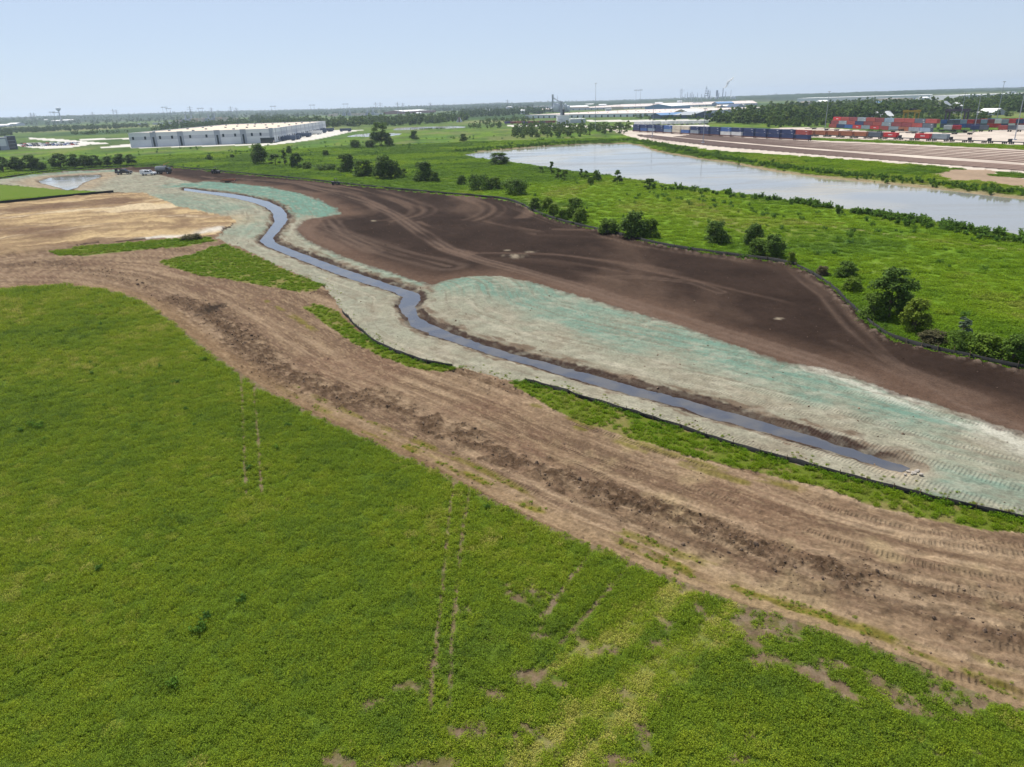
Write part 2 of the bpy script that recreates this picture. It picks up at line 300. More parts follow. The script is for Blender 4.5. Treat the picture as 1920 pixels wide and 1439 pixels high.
def terrain_height(x, y, full=True):
    z = np.zeros_like(x); r = np.hypot(x, y)
    az = np.degrees(np.arctan2(x, y))
    far = smooth(2600, 7000, r)
    ridge = 10+8*smooth(10, 30, az)+14*smooth(-12, -34, az)+30*(fbm(az*.10+3, r/2600, 40, 3)-.5)
    z += far*np.maximum(ridge, 0)*1.0
    z += smooth(500, 1500, r)*2.2*(fbm(x/420, y/420, 41, 3)-.5)
    z += .25*smooth(20, 60, r)*(fbm(x/14, y/14, 42, 3)-.5)
    cin = in_poly(x, y, CREEK); d, s, _ = pl_dist(x, y, CREEK, 9, True)
    dd = np.where(cin, -d, d)
    z = np.where(dd < 9, z*smooth(0, 4, dd)-.74*smooth(1.7, -1.9, dd+.55*(fbm(x*.8, y*.8, 8, 3)-.5)), z)
    for p, w, dep in ((POND_S, 6, .8), (POND_B, 9, 1.6), (POND_C, 10, 1.3), (POND_D, 10, 1.3)):
        pin = in_poly(x, y, p); d, s, _ = pl_dist(x, y, p, w+2, True); dd = np.where(pin, -d, d)
        z = np.where(dd < w+1, z*smooth(0, w, dd)-dep*smooth(w*.65, -w*.45, dd+.6*(vnoise(x*.3, y*.3, 8)-.5)), z)
    return z
_n = 120
def _rs(l):
    d = np.concatenate([[0], np.cumsum(np.linalg.norm(np.diff(l, axis=0), axis=1))]); u = np.linspace(0, d[-1], _n); return np.stack([np.interp(u, d, l[:, 0]), np.interp(u, d, l[:, 1])], 1)
CR_M = (_rs(CR_U)+_rs(CR_L))/2; _e = CR_M[-1]-CR_M[-14]; _e /= np.linalg.norm(_e); CR_M = np.vstack([CR_M, CR_M[-1]+_e*30, CR_M[-1]+_e*120])
def creek_dist(x, y):
    d, s, _ = pl_dist(x, y, CREEK, 14, True); return np.where(in_poly(x, y, CREEK), -d, d), s
def paint(x, y, zn):
    """base colour of the ground materials, relief, and along/across coordinates"""
    n = len(x); c = np.zeros((n, 3)); h = np.zeros(n); uv = np.zeros((n, 3)); r = np.hypot(x, y)
    n_big = fbm(x/30, y/30, 61, 4); n_mid = fbm(x/6, y/6, 62, 4); n_fine = fbm(x*1.6, y*1.6, 63, 3)
    # --- meadow
    m = (zn == Z_MEADOW) | (zn == Z_STRIP)
    if m.any():
        q = np.tile(L_(.10, .170, .012), (m.sum(), 1)); X = x[m]; Y = y[m]; R = r[m]
        mixc(q, L_(.055, .100, .018), smooth(.42, .68, n_big[m])*.75)
        mixc(q, L_(.150, .170, .030), smooth(.50, .75, fbm(X/18+4, Y/40, 64, 4))*.55)
        mixc(q, L_(.19, .15, .075), smooth(.62, .8, fbm(X/9, Y/24, 65, 4))*.45)
        mixc(q, L_(.050, .120, .035), smooth(.58, .7, fbm(X/60, Y/90, 66, 3))*.5*smooth(230, 420, R))
        mixc(q, L_(.040, .070, .020), smooth(.50, .64, fbm(X/16, Y/38, 166, 4))*.6*smooth(330, 520, R)); mixc(q, L_(.17, .165, .07), smooth(.55, .68, fbm(X/40, Y/90, 167, 4))*.5*smooth(330, 520, R))
        far = smooth(430, 1400, R); mixc(q, L_(.075, .115, .032), far*.75)
        fb = fbm(X/240, Y/420, 67, 4); mixc(q, L_(.20, .19, .09), smooth(.56, .7, fb)*far*.6); mixc(q, L_(.035, .065, .022), smooth(.5, .36, fb)*far*.9)
        d, s, _ = pl_dist(X, Y, SHORE_F, 40); mixc(q, L_(.16, .15, .075), smooth(26, 8, d)*smooth(.35, .6, fbm(X/9, Y/9, 68, 3))*.7)
        d, s, _ = pl_dist(X, Y, np.vstack([SHORE_F]), 14); mixc(q, L_(.22, .165, .105), smooth(5.5, 2.5, d)*.9)
        d, s, _ = pl_dist(X, Y, SHORE_N, 30); mixc(q, L_(.20, .185, .13), smooth(9, 2, d)*smooth(.3, .6, fbm(X/4, Y/4, 69, 4))*.65)
        path = GP([(1480,412),(1560,424),(1660,440),(1760,452),(1920,470),(2200,510)]); d, s, _ = pl_dist(X, Y, path, 8); mixc(q, L_(.22, .17, .09), smooth(2.2, .3, d+1.5*(n_mid[m]-.5))*.6)
        d, s, _ = pl_dist(X, Y, FF, 10); mixc(q, L_(.07, .14, .020), smooth(9, 3, d)*.5)
        q *= (.82+.36*n_fine[m])[:, None]; c[m] = q
        st = zn[m] == Z_STRIP
        if st.any():
            q2 = np.tile(L_(.085, .110, .014), (st.sum(), 1)); X2 = X[st]; Y2 = Y[st]
            mixc(q2, L_(.20, .14, .07), smooth(.56, .72, fbm(X2*.5, Y2*.5, 70, 4))*.5); mixc(q2, L_(.088, .140, .016), smooth(120, 220, np.hypot(X2, Y2))*.8); c[np.flatnonzero(m)[st]] = q2
    m = zn == Z_HILL
    if m.any():
        X = x[m]; Y = y[m]; q = np.tile(L_(.030, .050, .022), (m.sum(), 1)); fb = fbm(X/500, Y/700, 80, 4)
        mixc(q, L_(.11, .12, .06), smooth(.60, .70, fb)*.6); q *= (.7+.6*fbm(X/90, Y/90, 81, 3))[:, None]; c[m] = q; h[m] = 12*smooth(.56, .5, fb)*(.6+.8*fbm(X/40, Y/60, 82, 3))
    # --- dark topsoil
    m = zn == Z_SOIL
    if m.any():
        X = x[m]; Y = y[m]; q = np.tile(L_(.027, .0175, .0130), (m.sum(), 1))
        q *= (.72+.6*n_mid[m])[:, None]
        mixc(q, L_(.085, .056, .040), smooth(.5, .78, fbm(X/11+2, Y/26, 83, 4))*.6)
        d, s, _ = pl_dist(X, Y, HU_W, 20); mixc(q, L_(.105, .066, .046), smooth(9, .5, d+5*(n_mid[m]-.5))*.75)
        for l, w, k in SLIGHT:
            d, s, _ = pl_dist(X, Y, l, w*3); lane = .55+.45*np.cos(np.clip(d/w, 0, 1.5)*9); st = fbm(s*.06, d*.8, 84, 2)
            mixc(q, L_(.120, .083, .062), smooth(w*1.25, w*.35, d)*k*(.35+.65*lane)*smooth(.2, .6, st))
        d, s, _ = pl_dist(X, Y, HU_W, 60); st = fbm(s*.03, d*.30, 85, 2); mixc(q, L_(.12, .08, .058), smooth(.58, .8, st)*.5)
        for bx, by, ra, rb in [(*G(968, 480), 2.4, 1.6), (*G(1000, 472), 1.6, .6), (*G(945, 470), 1.4, .5), (*G(700, 414), 1.0, .5), (*G(1458, 598), .6, .25)]:
            mixc(q, L_(.20, .165, .12), smooth(1.0, -.2, ((X-bx)/(ra*1.5))**2+((Y-by)/(rb*2.2))**2+2.2*(fbm(X*.8, Y*.35, 198, 3)-.40)))
        d, s, _ = pl_dist(X, Y, FF, 6); h[m] += .35*smooth(1.6, .4, d)*(.4+n_fine[m]); mixc(q, L_(.16, .12, .09), smooth(1.5, .3, d)*smooth(.55, .7, n_fine[m])*.6)
        q *= (.80+.40*n_fine[m])[:, None]; c[m] = q; h[m] += .10*(n_fine[m]-.5)+.05*(fbm(X*3, Y*3, 86, 2)-.5)
        uv[m] = np.stack([X*.8+Y*.6, X*.6-Y*.8, np.zeros(m.sum())], 1)
    # --- hydroseeded bank
    m = zn == Z_HYD
    if m.any():
        X = x[m]; Y = y[m]; q = np.tile(L_(.232, .210, .152), (m.sum(), 1)); nm = n_mid[m]
        cd, _c = creek_dist(X, Y); cv_, cs, _sg = pl_dist(X, Y, CR_M)
        stf = fbm(cs*.10, cv_*1.3, 87, 4)
        base_t = .20+.22*smooth(60, 130, np.hypot(X, Y))
        mixc(q, L_(.165, .195, .148), np.clip(base_t+.5*(nm-.5), 0, 1)*.8)
        mixc(q, L_(.165, .115, .080), smooth(.52, .74, fbm(X*.35, Y*.35, 88, 4))*.25)
        mixc(q, L_(.32, .29, .22), smooth(.55, .75, stf)*.45)
        tl = np.zeros(m.sum())
        for l, w, k in TEAL:
            d, s, _ = pl_dist(X, Y, l, w*3); tl = np.maximum(tl, k*smooth(w*1.7, w*.1, d+w*1.5*(fbm(X/5, Y/5, 89, 4)-.5)))
        mixc(q, L_(.100, .185, .143), np.clip(tl*(.40+.65*fbm(X*.5, Y*1.2, 90, 3)+.45*smooth(.45, .58, fbm(cs*.06, cv_*2.0, 290, 3))), 0, 1)*np.where(tl > 1.0, .95, .84))
        l, w, k = WHITE_S; d, s, _ = pl_dist(X, Y, l, w*5); mixc(q, L_(.38, .365, .30), smooth(w*2.2, 0, d+w*(nm-.5)*2)*k*smooth(.2, .6, fbm(s*.2, d*2, 91, 3)))
        d, s, _ = pl_dist(X, Y, HU_W, 12); mixc(q, L_(.075, .05, .04), smooth(2.2, 0, d+2.2*(n_fine[m]-.3))*smooth(30, 20, 0*X+25)*.0+smooth(1.4, 0, d+2.4*(fbm(X*.8, Y*.8, 92, 3)-.45))*.8)
        d, s, _ = pl_dist(X, Y, GP([(300,440),(440,418),(430,408)]), 12); mixc(q, L_(.33, .25, .15), smooth(9, 1, d)*.5)
        # bare damp bank by the water
        wob = .9*(fbm(cs*.5, cd*.4, 93, 3)-.5)
        side = np.where(pl_dist(X, Y, CR_L, 30)[0] < pl_dist(X, Y, CR_U, 30)[0], .55, 1.0); pat = smooth(.40, .55, fbm(cs*.35, cd*1.2, 193, 4)); mixc(q, L_(.105, .070, .047), smooth(2.7*side, 2.0*side, cd+3.0*wob)*(.25+.6*pat)); mixc(q, L_(.040, .026, .020), smooth(1.25*side, .95*side, cd+1.5*wob+.5*(n_fine[m]-.5)))
        for bx, by, ra in [(*G(1690, 880), 2.2)]: mixc(q, L_(.30, .25, .18), smooth(1.5, .4, np.hypot(X-bx, Y-by)/ra)*.7)
        pd, ps, _ = pl_dist(X, Y, POND_S, 16, True); mixc(q, L_(.27, .20, .125), smooth(14, 5, pd)*.7); mixc(q, L_(.06, .04, .03), smooth(3, .8, pd)*.9)
        ruts = fbm(cs*.05+3, cv_*1.7, 94, 3); mixc(q, L_(.13, .105, .075), smooth(.64, .74, ruts)*.45)
        crk = smooth(.56, .70, fbm(X*1.9, Y*1.9, 95, 3)); mixc(q, L_(.11, .10, .078), crk*.30)
        mixc(q, L_(.14, .11, .08), smooth(.56, .68, fbm(cs*.25, cv_*1.1, 196, 4))*.25); mixc(q, L_(.35, .325, .25), smooth(.58, .7, fbm(X*.5, Y*.9, 197, 4))*.25)
        q *= (.82+.36*n_fine[m])[:, None]; c[m] = q
        h[m] += .07*(stf-.5)-.05*smooth(.6, .74, ruts)+.08*(n_fine[m]-.5)*(1+crk)
        mx, my = G(900, 545); h[m] += .9*np.exp(-(((X-mx)/9)**2+((Y-my)/10)**2))*smooth(1, 5, cd)
        uv[m] = np.stack([cs, cv_, smooth(.50, .62, fbm(cs*.04, cv_*1.3, 96, 3))*smooth(100, 60, np.hypot(X, Y))], 1)
    # --- clay ground
    m = zn == Z_PAD
    if m.any():
        X = x[m]; Y = y[m]; q = np.tile(L_(.360, .262, .140), (m.sum(), 1)); a = math.radians(24)
        u = X*math.cos(a)+Y*math.sin(a); v = -X*math.sin(a)+Y*math.cos(a); c0 = G(-60, 560); vv = np.hypot(X-c0[0], (Y-c0[1])*.8)+9*(fbm(X/25, Y/25, 197, 3)-.5); w = fbm(X/30, vv/5, 97, 4)
        w2 = fbm(X/26+Y/60, vv/2.0, 98, 4)
        mixc(q, L_(.45, .36, .235), smooth(.5, .7, w)*.8); mixc(q, L_(.150, .095, .058), smooth(.50, .60, w2)*.65); mixc(q, L_(.20, .135, .08), smooth(.5, .66, fbm(X/7, Y/7, 297, 4))*.5)
        for l, ww, k in ((GP([(-200,420),(0,396),(60,390),(150,383),(235,376)]), 9, .85), (GP([(-200,450),(0,428),(60,430),(110,445)]), 8, .7), (GP([(0,478),(90,468),(170,455)]), 5, .6), (GP([(300,395),(350,412),(330,432)]), 3, .5)):
            d, s, _ = pl_dist(X, Y, l, ww*2.5); mixc(q, L_(.115, .070, .046), smooth(ww*1.4, ww*.1, d+ww*1.4*(fbm(X/12, Y/12, 99, 4)-.5))*k)
        d, s, _ = pl_dist(X, Y, GP([(270,449),(330,443),(400,432)]), 8); mixc(q, L_(.52, .50, .45), smooth(4, .5, d+4*(n_mid[m]-.5))*.7)
        q *= (.8+.4*n_fine[m])[:, None]; c[m] = q; h[m] += .6*(w2-.5)+.7*(fbm(X/3, Y/3, 100, 3)-.5)+1.6*(fbm(X/11, Y/11, 101, 3)-.5)
        uv[m] = np.stack([u, v, np.zeros(m.sum())], 1)
    # --- dirt road
    m = zn == Z_ROAD
    if m.any():
        X = x[m]; Y = y[m]; q = np.tile(L_(.205, .146, .102), (m.sum(), 1))
        d, s, sg = pl_dist(X, Y, ROADC); t = d*sg
        st = fbm(s*.045, t*1.0, 101, 4); st2 = fbm(s*.16+7, t*3.2, 102, 3)
        mixc(q, L_(.330, .250, .180), smooth(.50, .66, st)*.85); mixc(q, L_(.105, .070, .050), smooth(.48, .30, st)*.65)
        mixc(q, L_(.140, .092, .068), smooth(.54, .70, st2)*.55)
        mixc(q, L_(.150, .090, .066), smooth(.5, .75, fbm(X/8, Y/8, 103, 3))*.45)
        lft = smooth(40, -40, X); mixc(q, L_(.120, .082, .066), lft*.35)
        mixc(q, L_(.33, .26, .165), smooth(.6, .8, fbm(X/3.5+9, Y/3.5, 104, 4))*smooth(-5, 12, X)*.6)
        st3 = fbm(s*.30+3, t*4.5, 171, 3); st4 = fbm(s*.9, t*7, 172, 2); mixc(q, L_(.085, .055, .038), smooth(.56, .68, st3)*.30*smooth(.35, .6, fbm(X/9, Y/9, 173, 2))); mixc(q, L_(.30, .225, .155), smooth(.60, .72, st4)*.5)
        md = mud_at(X, Y); cl = fbm(X*2.3, Y*2.3, 105, 3); cl2 = fbm(X*6, Y*6, 106, 2)
        mixc(q, L_(.080, .053, .037), md*(.45+.55*smooth(.35, .6, cl)))
        fd, fs, _ = pl_dist(X, Y, FE, 9)
        wd = np.maximum(smooth(.7, .15, abs(fd-1.15)), .8*smooth(.6, .1, abs(fd-2.5)))*smooth(.42, .62, fbm(fs*.35, fd*.8, 107, 4))*smooth(-30, -10, X)
        mixc(q, L_(.20, .135, .075), smooth(3.2, .8, fd+1.5*(n_fine[m]-.5))*.4)
        mixc(q, L_(.135, .125, .018), wd*.85)
        for l, w in ((GP([(500,565),(560,600),(590,620)]), .9), (GP([(1000,760),(1150,815),(1350,880),(1500,915)]), .8), (GP([(1080,800),(1250,860),(1400,905)]), .6)):
            dd, ss, _ = pl_dist(X, Y, l, 4); mixc(q, L_(.135, .125, .02), smooth(w, .1, dd)*smooth(.45, .6, fbm(ss*.4, dd, 108, 3))*.7)
        px_, py_ = G(398, 579); mixc(q, L_(.02, .016, .014), smooth(1.4, .3, np.hypot((X-px_)/1.6, (Y-py_)/3.4)+1.2*(cl-.5))*.9)
        st5 = smooth(.58, .66, fbm(s*1.1, t*2.6, 174, 3)); mixc(q, L_(.060, .040, .027), st5*(.07+.5*smooth(.1, .6, md))*.9)
        q *= (.70+.38*n_fine[m])[:, None]*(.80+.40*fbm(X*5, Y*5, 109, 2))[:, None]*L_(1.04, .99, .87)*.94; c[m] = q
        rut = fbm(s*.05, t*1.6, 110, 3)
        h[m] += .22*(rut-.5)+.10*(st2-.5)+.09*(st3-.5)+md*(.45*(cl-.42)+.22*(cl2-.5)+.14*(st4-.5)+.05)-.07*st5+.04*(n_fine[m]-.5)
        tm = np.zeros(len(X))
        for k, t0 in enumerate((-5.2, -2.5, .3, 2.6, 4.7, 7.2, 9.0)):
            ti = t0+3.2*(fbm(s/24+k*7, s*0, 111+k, 2)-.5); tm = np.maximum(tm, smooth(.36, .24, abs(t-ti))*smooth(.42, .62, vnoise(s/5, s*0+k, 130)+.12*smooth(8, 25, X))*(.5+.5*vnoise(s*1.3, t*3, 131)))
        tm *= smooth(-25, 15, X)
        h[m] -= .05*tm; c[m] = c[m]*(1-.22*tm)[:, None]
        uv[m] = np.stack([s, t, np.clip(tm, 0, 1)*(1-.5*md)], 1)
    # --- crop soil, seen between the plants
    m = zn == Z_CROP
    if m.any():
        X = x[m]; Y = y[m]; cv, yl = crop_cover(X, Y); q = np.tile(L_(.130, .092, .056), (m.sum(), 1)); q *= (.6+.8*n_fine[m])[:, None]; mixc(q, L_(.09, .095, .02), smooth(.45, .6, fbm(X*2.7, Y*2.7, 213, 3))*.5)
        mixc(q, L_(.19, .15, .10), smooth(.5, .7, fbm(X*2, Y*2, 114, 3))*.4)
        mixc(q, L_(.062, .105, .008), smooth(.30, .85, cv)*.92); mixc(q, L_(.20, .19, .06), yl*.5)
        c[m] = q; h[m] += .08*(n_fine[m]-.5)
    m = zn == Z_CONC
    if m.any():
        c[m] = L_(.50, .47, .42)*(.85+.3*n_mid[m])[:, None]; h[m] += .03
    m = zn == Z_YARD
    if m.any():
        X = x[m]; Y = y[m]; q = np.tile(L_(.47, .405, .34), (m.sum(), 1)); mixc(q, L_(.30, .24, .20), smooth(.5, .68, fbm(X/30, Y/30, 115, 4))*.6)
        dk = in_poly(X, Y, RAILD); mixc(q, L_(.055, .038, .034), dk*.95)
        q[in_poly(X, Y, DIRT_R)] = L_(.26, .19, .13); q *= (.85+.3*n_mid[m])[:, None]; c[m] = q
    return c, h, uv

# ------------------------------------------------------------------ ground materials
def ground_mat(name, scale=6.0, contrast=.25, bump=.25, dist=.06, rough=.95, tread=0.0, clod=0.0, hue=.0):
    m, nt, N, L, b = _nt(name)
    at = N.new('ShaderNodeAttribute'); at.attribute_name = 'Col'
    tc = N.new('ShaderNodeTexCoord')
    nz = N.new('ShaderNodeTexNoise'); nz.inputs['Scale'].default_value = scale; nz.inputs['Detail'].default_value = 6; nz.inputs['Roughness'].default_value = .65
    L.new(tc.outputs['Object'], nz.inputs['Vector'])
    mr = N.new('ShaderNodeMapRange'); mr.inputs['From Min'].default_value = .28; mr.inputs['From Max'].default_value = .72
    mr.inputs['To Min'].default_value = 1-contrast; mr.inputs['To Max'].default_value = 1+contrast; L.new(nz.outputs['Fac'], mr.inputs['Value'])
    mx = N.new('ShaderNodeMix'); mx.data_type = 'RGBA'; mx.blend_type = 'MULTIPLY'; mx.inputs['Factor'].default_value = 1
    L.new(at.outputs['Color'], mx.inputs['A']); L.new(mr.outputs['Result'], mx.inputs['B']); L.new(mx.outputs['Result'], b.inputs['Base Color'])
    b.inputs['Roughness'].default_value = rough; b.inputs['Specular IOR Level'].default_value = .02
    hgt = nz.outputs['Fac']
    if tread:
        uv = N.new('ShaderNodeAttribute'); uv.attribute_name = 'track'
        sx = N.new('ShaderNodeSeparateXYZ'); L.new(uv.outputs['Vector'], sx.inputs['Vector'])
        wv = N.new('ShaderNodeTexWave'); wv.wave_type = 'BANDS'; wv.bands_direction = 'X'; wv.inputs['Scale'].default_value = 1/.30*.314*1.0
        wv.inputs['Distortion'].default_value = 1.2; wv.inputs['Detail'].default_value = 1.5; wv.inputs['Detail Scale'].default_value = 2.0
        L.new(uv.outputs['Vector'], wv.inputs['Vector'])
        mu = N.new('ShaderNodeMath'); mu.operation = 'MULTIPLY'; L.new(wv.outputs['Fac'], mu.inputs[0]); L.new(sx.outputs['Z'], mu.inputs[1])
        ad = N.new('ShaderNodeMath'); ad.operation = 'MULTIPLY_ADD'; L.new(mu.outputs[0], ad.inputs[0]); ad.inputs[1].default_value = tread; L.new(hgt, ad.inputs[2]); hgt = ad.outputs[0]
    bp = N.new('ShaderNodeBump'); bp.inputs['Strength'].default_value = bump; bp.inputs['Distance'].default_value = dist
    L.new(hgt, bp.inputs['Height']); L.new(bp.outputs['Normal'], b.inputs['Normal'])
    return m
GM = {Z_MEADOW: ground_mat('meadow_turf', 1.6, .35, .6, .25), Z_SOIL: ground_mat('topsoil', 5.0, .30, .7, .10), Z_ROAD: ground_mat('packed_dirt', 3.2, .30, 1.0, .15, tread=.5),
      Z_HYD: ground_mat('hydroseed_mulch', 4.0, .26, .9, .10, tread=.5), Z_PAD: ground_mat('clay', 1.2, .25, 1.0, .4), Z_STRIP: ground_mat('strip_turf', 4, .3, .6, .12),
      Z_CROP: ground_mat('crop_soil', 7, .3, .8, .08), Z_CONC: ground_mat('concrete', .4, .08, .1, .05, .8), Z_YARD: ground_mat('gravel', .5, .15, .3, .1), Z_HILL: ground_mat('wooded_hills', .02, .3, .6, 6)}
# ------------------------------------------------------------------ terrain sheet: polar cells, finer in front, joined edge to edge
def build_terrain():
    az = np.concatenate([np.linspace(-180, -50, 40, endpoint=False), np.arange(-50, 50, .1), np.linspace(50, 180, 40)])
    dep = np.concatenate([np.array([89.99, 82, 75]), np.linspace(68, 54, 30, endpoint=False), np.arange(54, 6, -.085), np.arange(6, 1.2, -.045), np.arange(1.2, .12, -.03)])
    rr = CAM_H/np.tan(np.radians(dep)); rr = np.concatenate([rr, [16500]])
    A, R = np.meshgrid(np.radians(az), rr); x = (R*np.sin(A)).ravel(); y = (R*np.cos(A)).ravel()
    zn = zones(x, y); z = terrain_height(x, y); col, hh, uv = paint(x, y, zn); z = z+hh
    nr, na = len(rr), len(az); idx = np.arange(nr*na).reshape(nr, na)
    q = np.stack([idx[:-1, :-1], idx[:-1, 1:], idx[1:, 1:], idx[1:, :-1]], -1).reshape(-1, 4)[:, ::-1]
    zq = zn[q[:, 0]]; P = np.stack([x, y, z], 1)
    for k, nm in ZNAME.items():
        f = q[zq == k]
        if not len(f): continue
        used, inv = np.unique(f, return_inverse=True); f2 = inv.reshape(f.shape)
        me = np_mesh(nm, P[used], f2, GM[k], True)
        ca = me.color_attributes.new('Col', 'FLOAT_COLOR', 'POINT'); ca.data.foreach_set('color', np.hstack([col[used], np.ones((len(used), 1))]).astype(np.float32).ravel())
        ua = me.attributes.new('track', 'FLOAT_VECTOR', 'POINT'); ua.data.foreach_set('vector', uv[used].astype(np.float32).ravel())
        o = link(bpy.data.objects.new(nm, me)); tag(o, kind='structure')
build_terrain()

# ------------------------------------------------------------------ water
def water_mat(name, col, rough, streak, wave, wscale):
    m, nt, N, L, b = _nt(name)
    tc = N.new('ShaderNodeTexCoord'); mp = N.new('ShaderNodeMapping'); mp.inputs['Rotation'].default_value = (0, 0, math.radians(-38)); mp.inputs['Scale'].default_value = (.6, 1.5, 1)
    L.new(tc.outputs['Object'], mp.inputs['Vector'])
    n1 = N.new('ShaderNodeTexNoise'); n1.inputs['Scale'].default_value = streak; n1.inputs['Detail'].default_value = 4; n1.inputs['Distortion'].default_value = 1.2; L.new(mp.outputs['Vector'], n1.inputs['Vector'])
    mr = N.new('ShaderNodeMapRange'); mr.inputs['From Min'].default_value = .4; mr.inputs['From Max'].default_value = .65; mr.inputs['To Min'].default_value = rough*.35; mr.inputs['To Max'].default_value = rough*1.6
    L.new(n1.outputs['Fac'], mr.inputs['Value']); L.new(mr.outputs['Result'], b.inputs['Roughness'])
    n3 = N.new('ShaderNodeTexNoise'); n3.inputs['Scale'].default_value = streak*.7; n3.inputs['Detail'].default_value = 5; L.new(tc.outputs['Object'], n3.inputs['Vector'])
    cr = N.new('ShaderNodeMix'); cr.data_type = 'RGBA'; cr.inputs['A'].default_value = (*col, 1); cr.inputs['B'].default_value = (col[0]*1.5, col[1]*1.35, col[2]*1.1, 1)
    mr2 = N.new('ShaderNodeMapRange'); mr2.inputs['From Min'].default_value = .45; mr2.inputs['From Max'].default_value = .6; L.new(n3.outputs['Fac'], mr2.inputs['Value']); L.new(mr2.outputs['Result'], cr.inputs['Factor']); L.new(cr.outputs['Result'], b.inputs['Base Color'])
    n2 = N.new('ShaderNodeTexNoise'); n2.inputs['Scale'].default_value = wscale; n2.inputs['Detail'].default_value = 3; L.new(tc.outputs['Object'], n2.inputs['Vector'])
    bp = N.new('ShaderNodeBump'); bp.inputs['Strength'].default_value = wave; bp.inputs['Distance'].default_value = .05; L.new(n2.outputs['Fac'], bp.inputs['Height']); L.new(bp.outputs['Normal'], b.inputs['Normal'])
    b.inputs['IOR'].default_value = 1.33; b.inputs['Specular IOR Level'].default_value = .5
    return m
def sheet(name, poly, z, m):
    me = bpy.data.meshes.new(name); me.from_pydata([(a, b, z) for a, b in poly], [], [tuple(range(len(poly)))]); me.update(); me.materials.append(m)
    bm = bmesh.new(); bm.from_mesh(me); bmesh.ops.triangulate(bm, faces=bm.faces[:])
    if sum(f.normal.z for f in bm.faces) < 0: bmesh.ops.reverse_faces(bm, faces=bm.faces[:])
    bm.to_mesh(me); bm.free(); o = link(bpy.data.objects.new(name, me)); tag(o, kind='structure'); return o
WM_C = water_mat('creek_water', (.058, .062, .076), .05, .5, .2, 2.5); WM_P = water_mat('pond_water', (.215, .210, .190), .14, .028, .15, .8)
def strip_sheet(name, a, b, z, m):
    n = 240
    def rs(l):
        d = np.concatenate([[0], np.cumsum(np.linalg.norm(np.diff(l, axis=0), axis=1))]); u = np.linspace(0, d[-1], n)
        return np.stack([np.interp(u, d, l[:, 0]), np.interp(u, d, l[:, 1])], 1)
    a = rs(a); b = rs(b); w = a-b; w /= np.linalg.norm(w, axis=1)[:, None]; a = a+w*.8; b = b-w*.8
    V = np.vstack([np.c_[a, np.full(n, z)], np.c_[b, np.full(n, z)]]); i = np.arange(n-1)
    me = np_mesh(name, V, np.stack([i+n, i+n+1, i+1, i], 1), m); o = link(bpy.data.objects.new(name, me)); tag(o, kind='structure'); return o
strip_sheet('creek', CR_U, CR_L, WZ, WM_C)
sheet('pond', offset_poly(POND_S, 1.5), WZ, WM_P)
sheet('retention_pond', offset_poly(POND_B, 2.5), PZ, WM_P)
sheet('pond', offset_poly(POND_C, 1.5), PZ, WM_P)
sheet('pond', offset_poly(POND_D, 1.5), PZ, WM_P)
# ------------------------------------------------------------------ haze: even pale air round the whole place
def build_haze():
    m = bpy.data.materials.new('haze_air'); m.use_nodes = True; nt = m.node_tree; nt.nodes.clear()
    out = nt.nodes.new('ShaderNodeOutputMaterial'); v = nt.nodes.new('ShaderNodeVolumePrincipled')
    v.inputs['Color'].default_value = (.72, .85, 1.0, 1); v.inputs['Density'].default_value = 8e-5; v.inputs['Anisotropy'].default_value = 0.3
    nt.links.new(v.outputs[0], out.inputs['Volume'])
    o = MB().box(-17500, 17500, -17500, 17500, -6, 175).build('haze', m); tag(o, 'pale summer haze over the whole place', 'haze', kind='stuff')
build_haze()

# ------------------------------------------------------------------ foliage materials and scatter
def leaf_mat(name, cols, transl=.35, rough=.6, inst=True, vary=.25):
    """cols: two or three leaf colours picked by the 'tint' of each plant (or at random for each tree)"""
    m, nt, N, L, b = _nt(name)
    if inst:
        at = N.new('ShaderNodeAttribute'); at.attribute_type = 'INSTANCER'; at.attribute_name = 'tint'; fac = at.outputs['Fac']
    else:
        oi0 = N.new('ShaderNodeObjectInfo'); fac = oi0.outputs['Random']
    rp = N.new('ShaderNodeValToRGB'); rp.color_ramp.elements[0].color = (*cols[0], 1); rp.color_ramp.elements[1].color = (*cols[-1], 1)
    for k, c in enumerate(cols[1:-1]): e = rp.color_ramp.elements.new((k+1)/(len(cols)-1)); e.color = (*c, 1)
    L.new(fac, rp.inputs['Fac'])
    la = N.new('ShaderNodeAttribute'); la.attribute_name = 'leaf'
    mr = N.new('ShaderNodeMapRange'); mr.inputs['To Min'].default_value = 1-vary; mr.inputs['To Max'].default_value = 1+vary*1.3; L.new(la.outputs['Fac'], mr.inputs['Value'])
    mx = N.new('ShaderNodeMix'); mx.data_type = 'RGBA'; mx.blend_type = 'MULTIPLY'; mx.inputs['Factor'].default_value = 1
    L.new(rp.outputs['Color'], mx.inputs['A']); L.new(mr.outputs['Result'], mx.inputs['B']); L.new(mx.outputs['Result'], b.inputs['Base Color'])
    b.inputs['Roughness'].default_value = rough; b.inputs['Specular IOR Level'].default_value = .04
    tr = N.new('ShaderNodeBsdfTranslucent'); L.new(mx.outputs['Result'], tr.inputs['Color'])
    ms = N.new('ShaderNodeMixShader'); ms.inputs['Fac'].default_value = transl; L.new(b.outputs['BSDF'], ms.inputs[1]); L.new(tr.outputs['BSDF'], ms.inputs[2])
    L.new(ms.outputs['Shader'], N['Material Output'].inputs['Surface'])
    return m
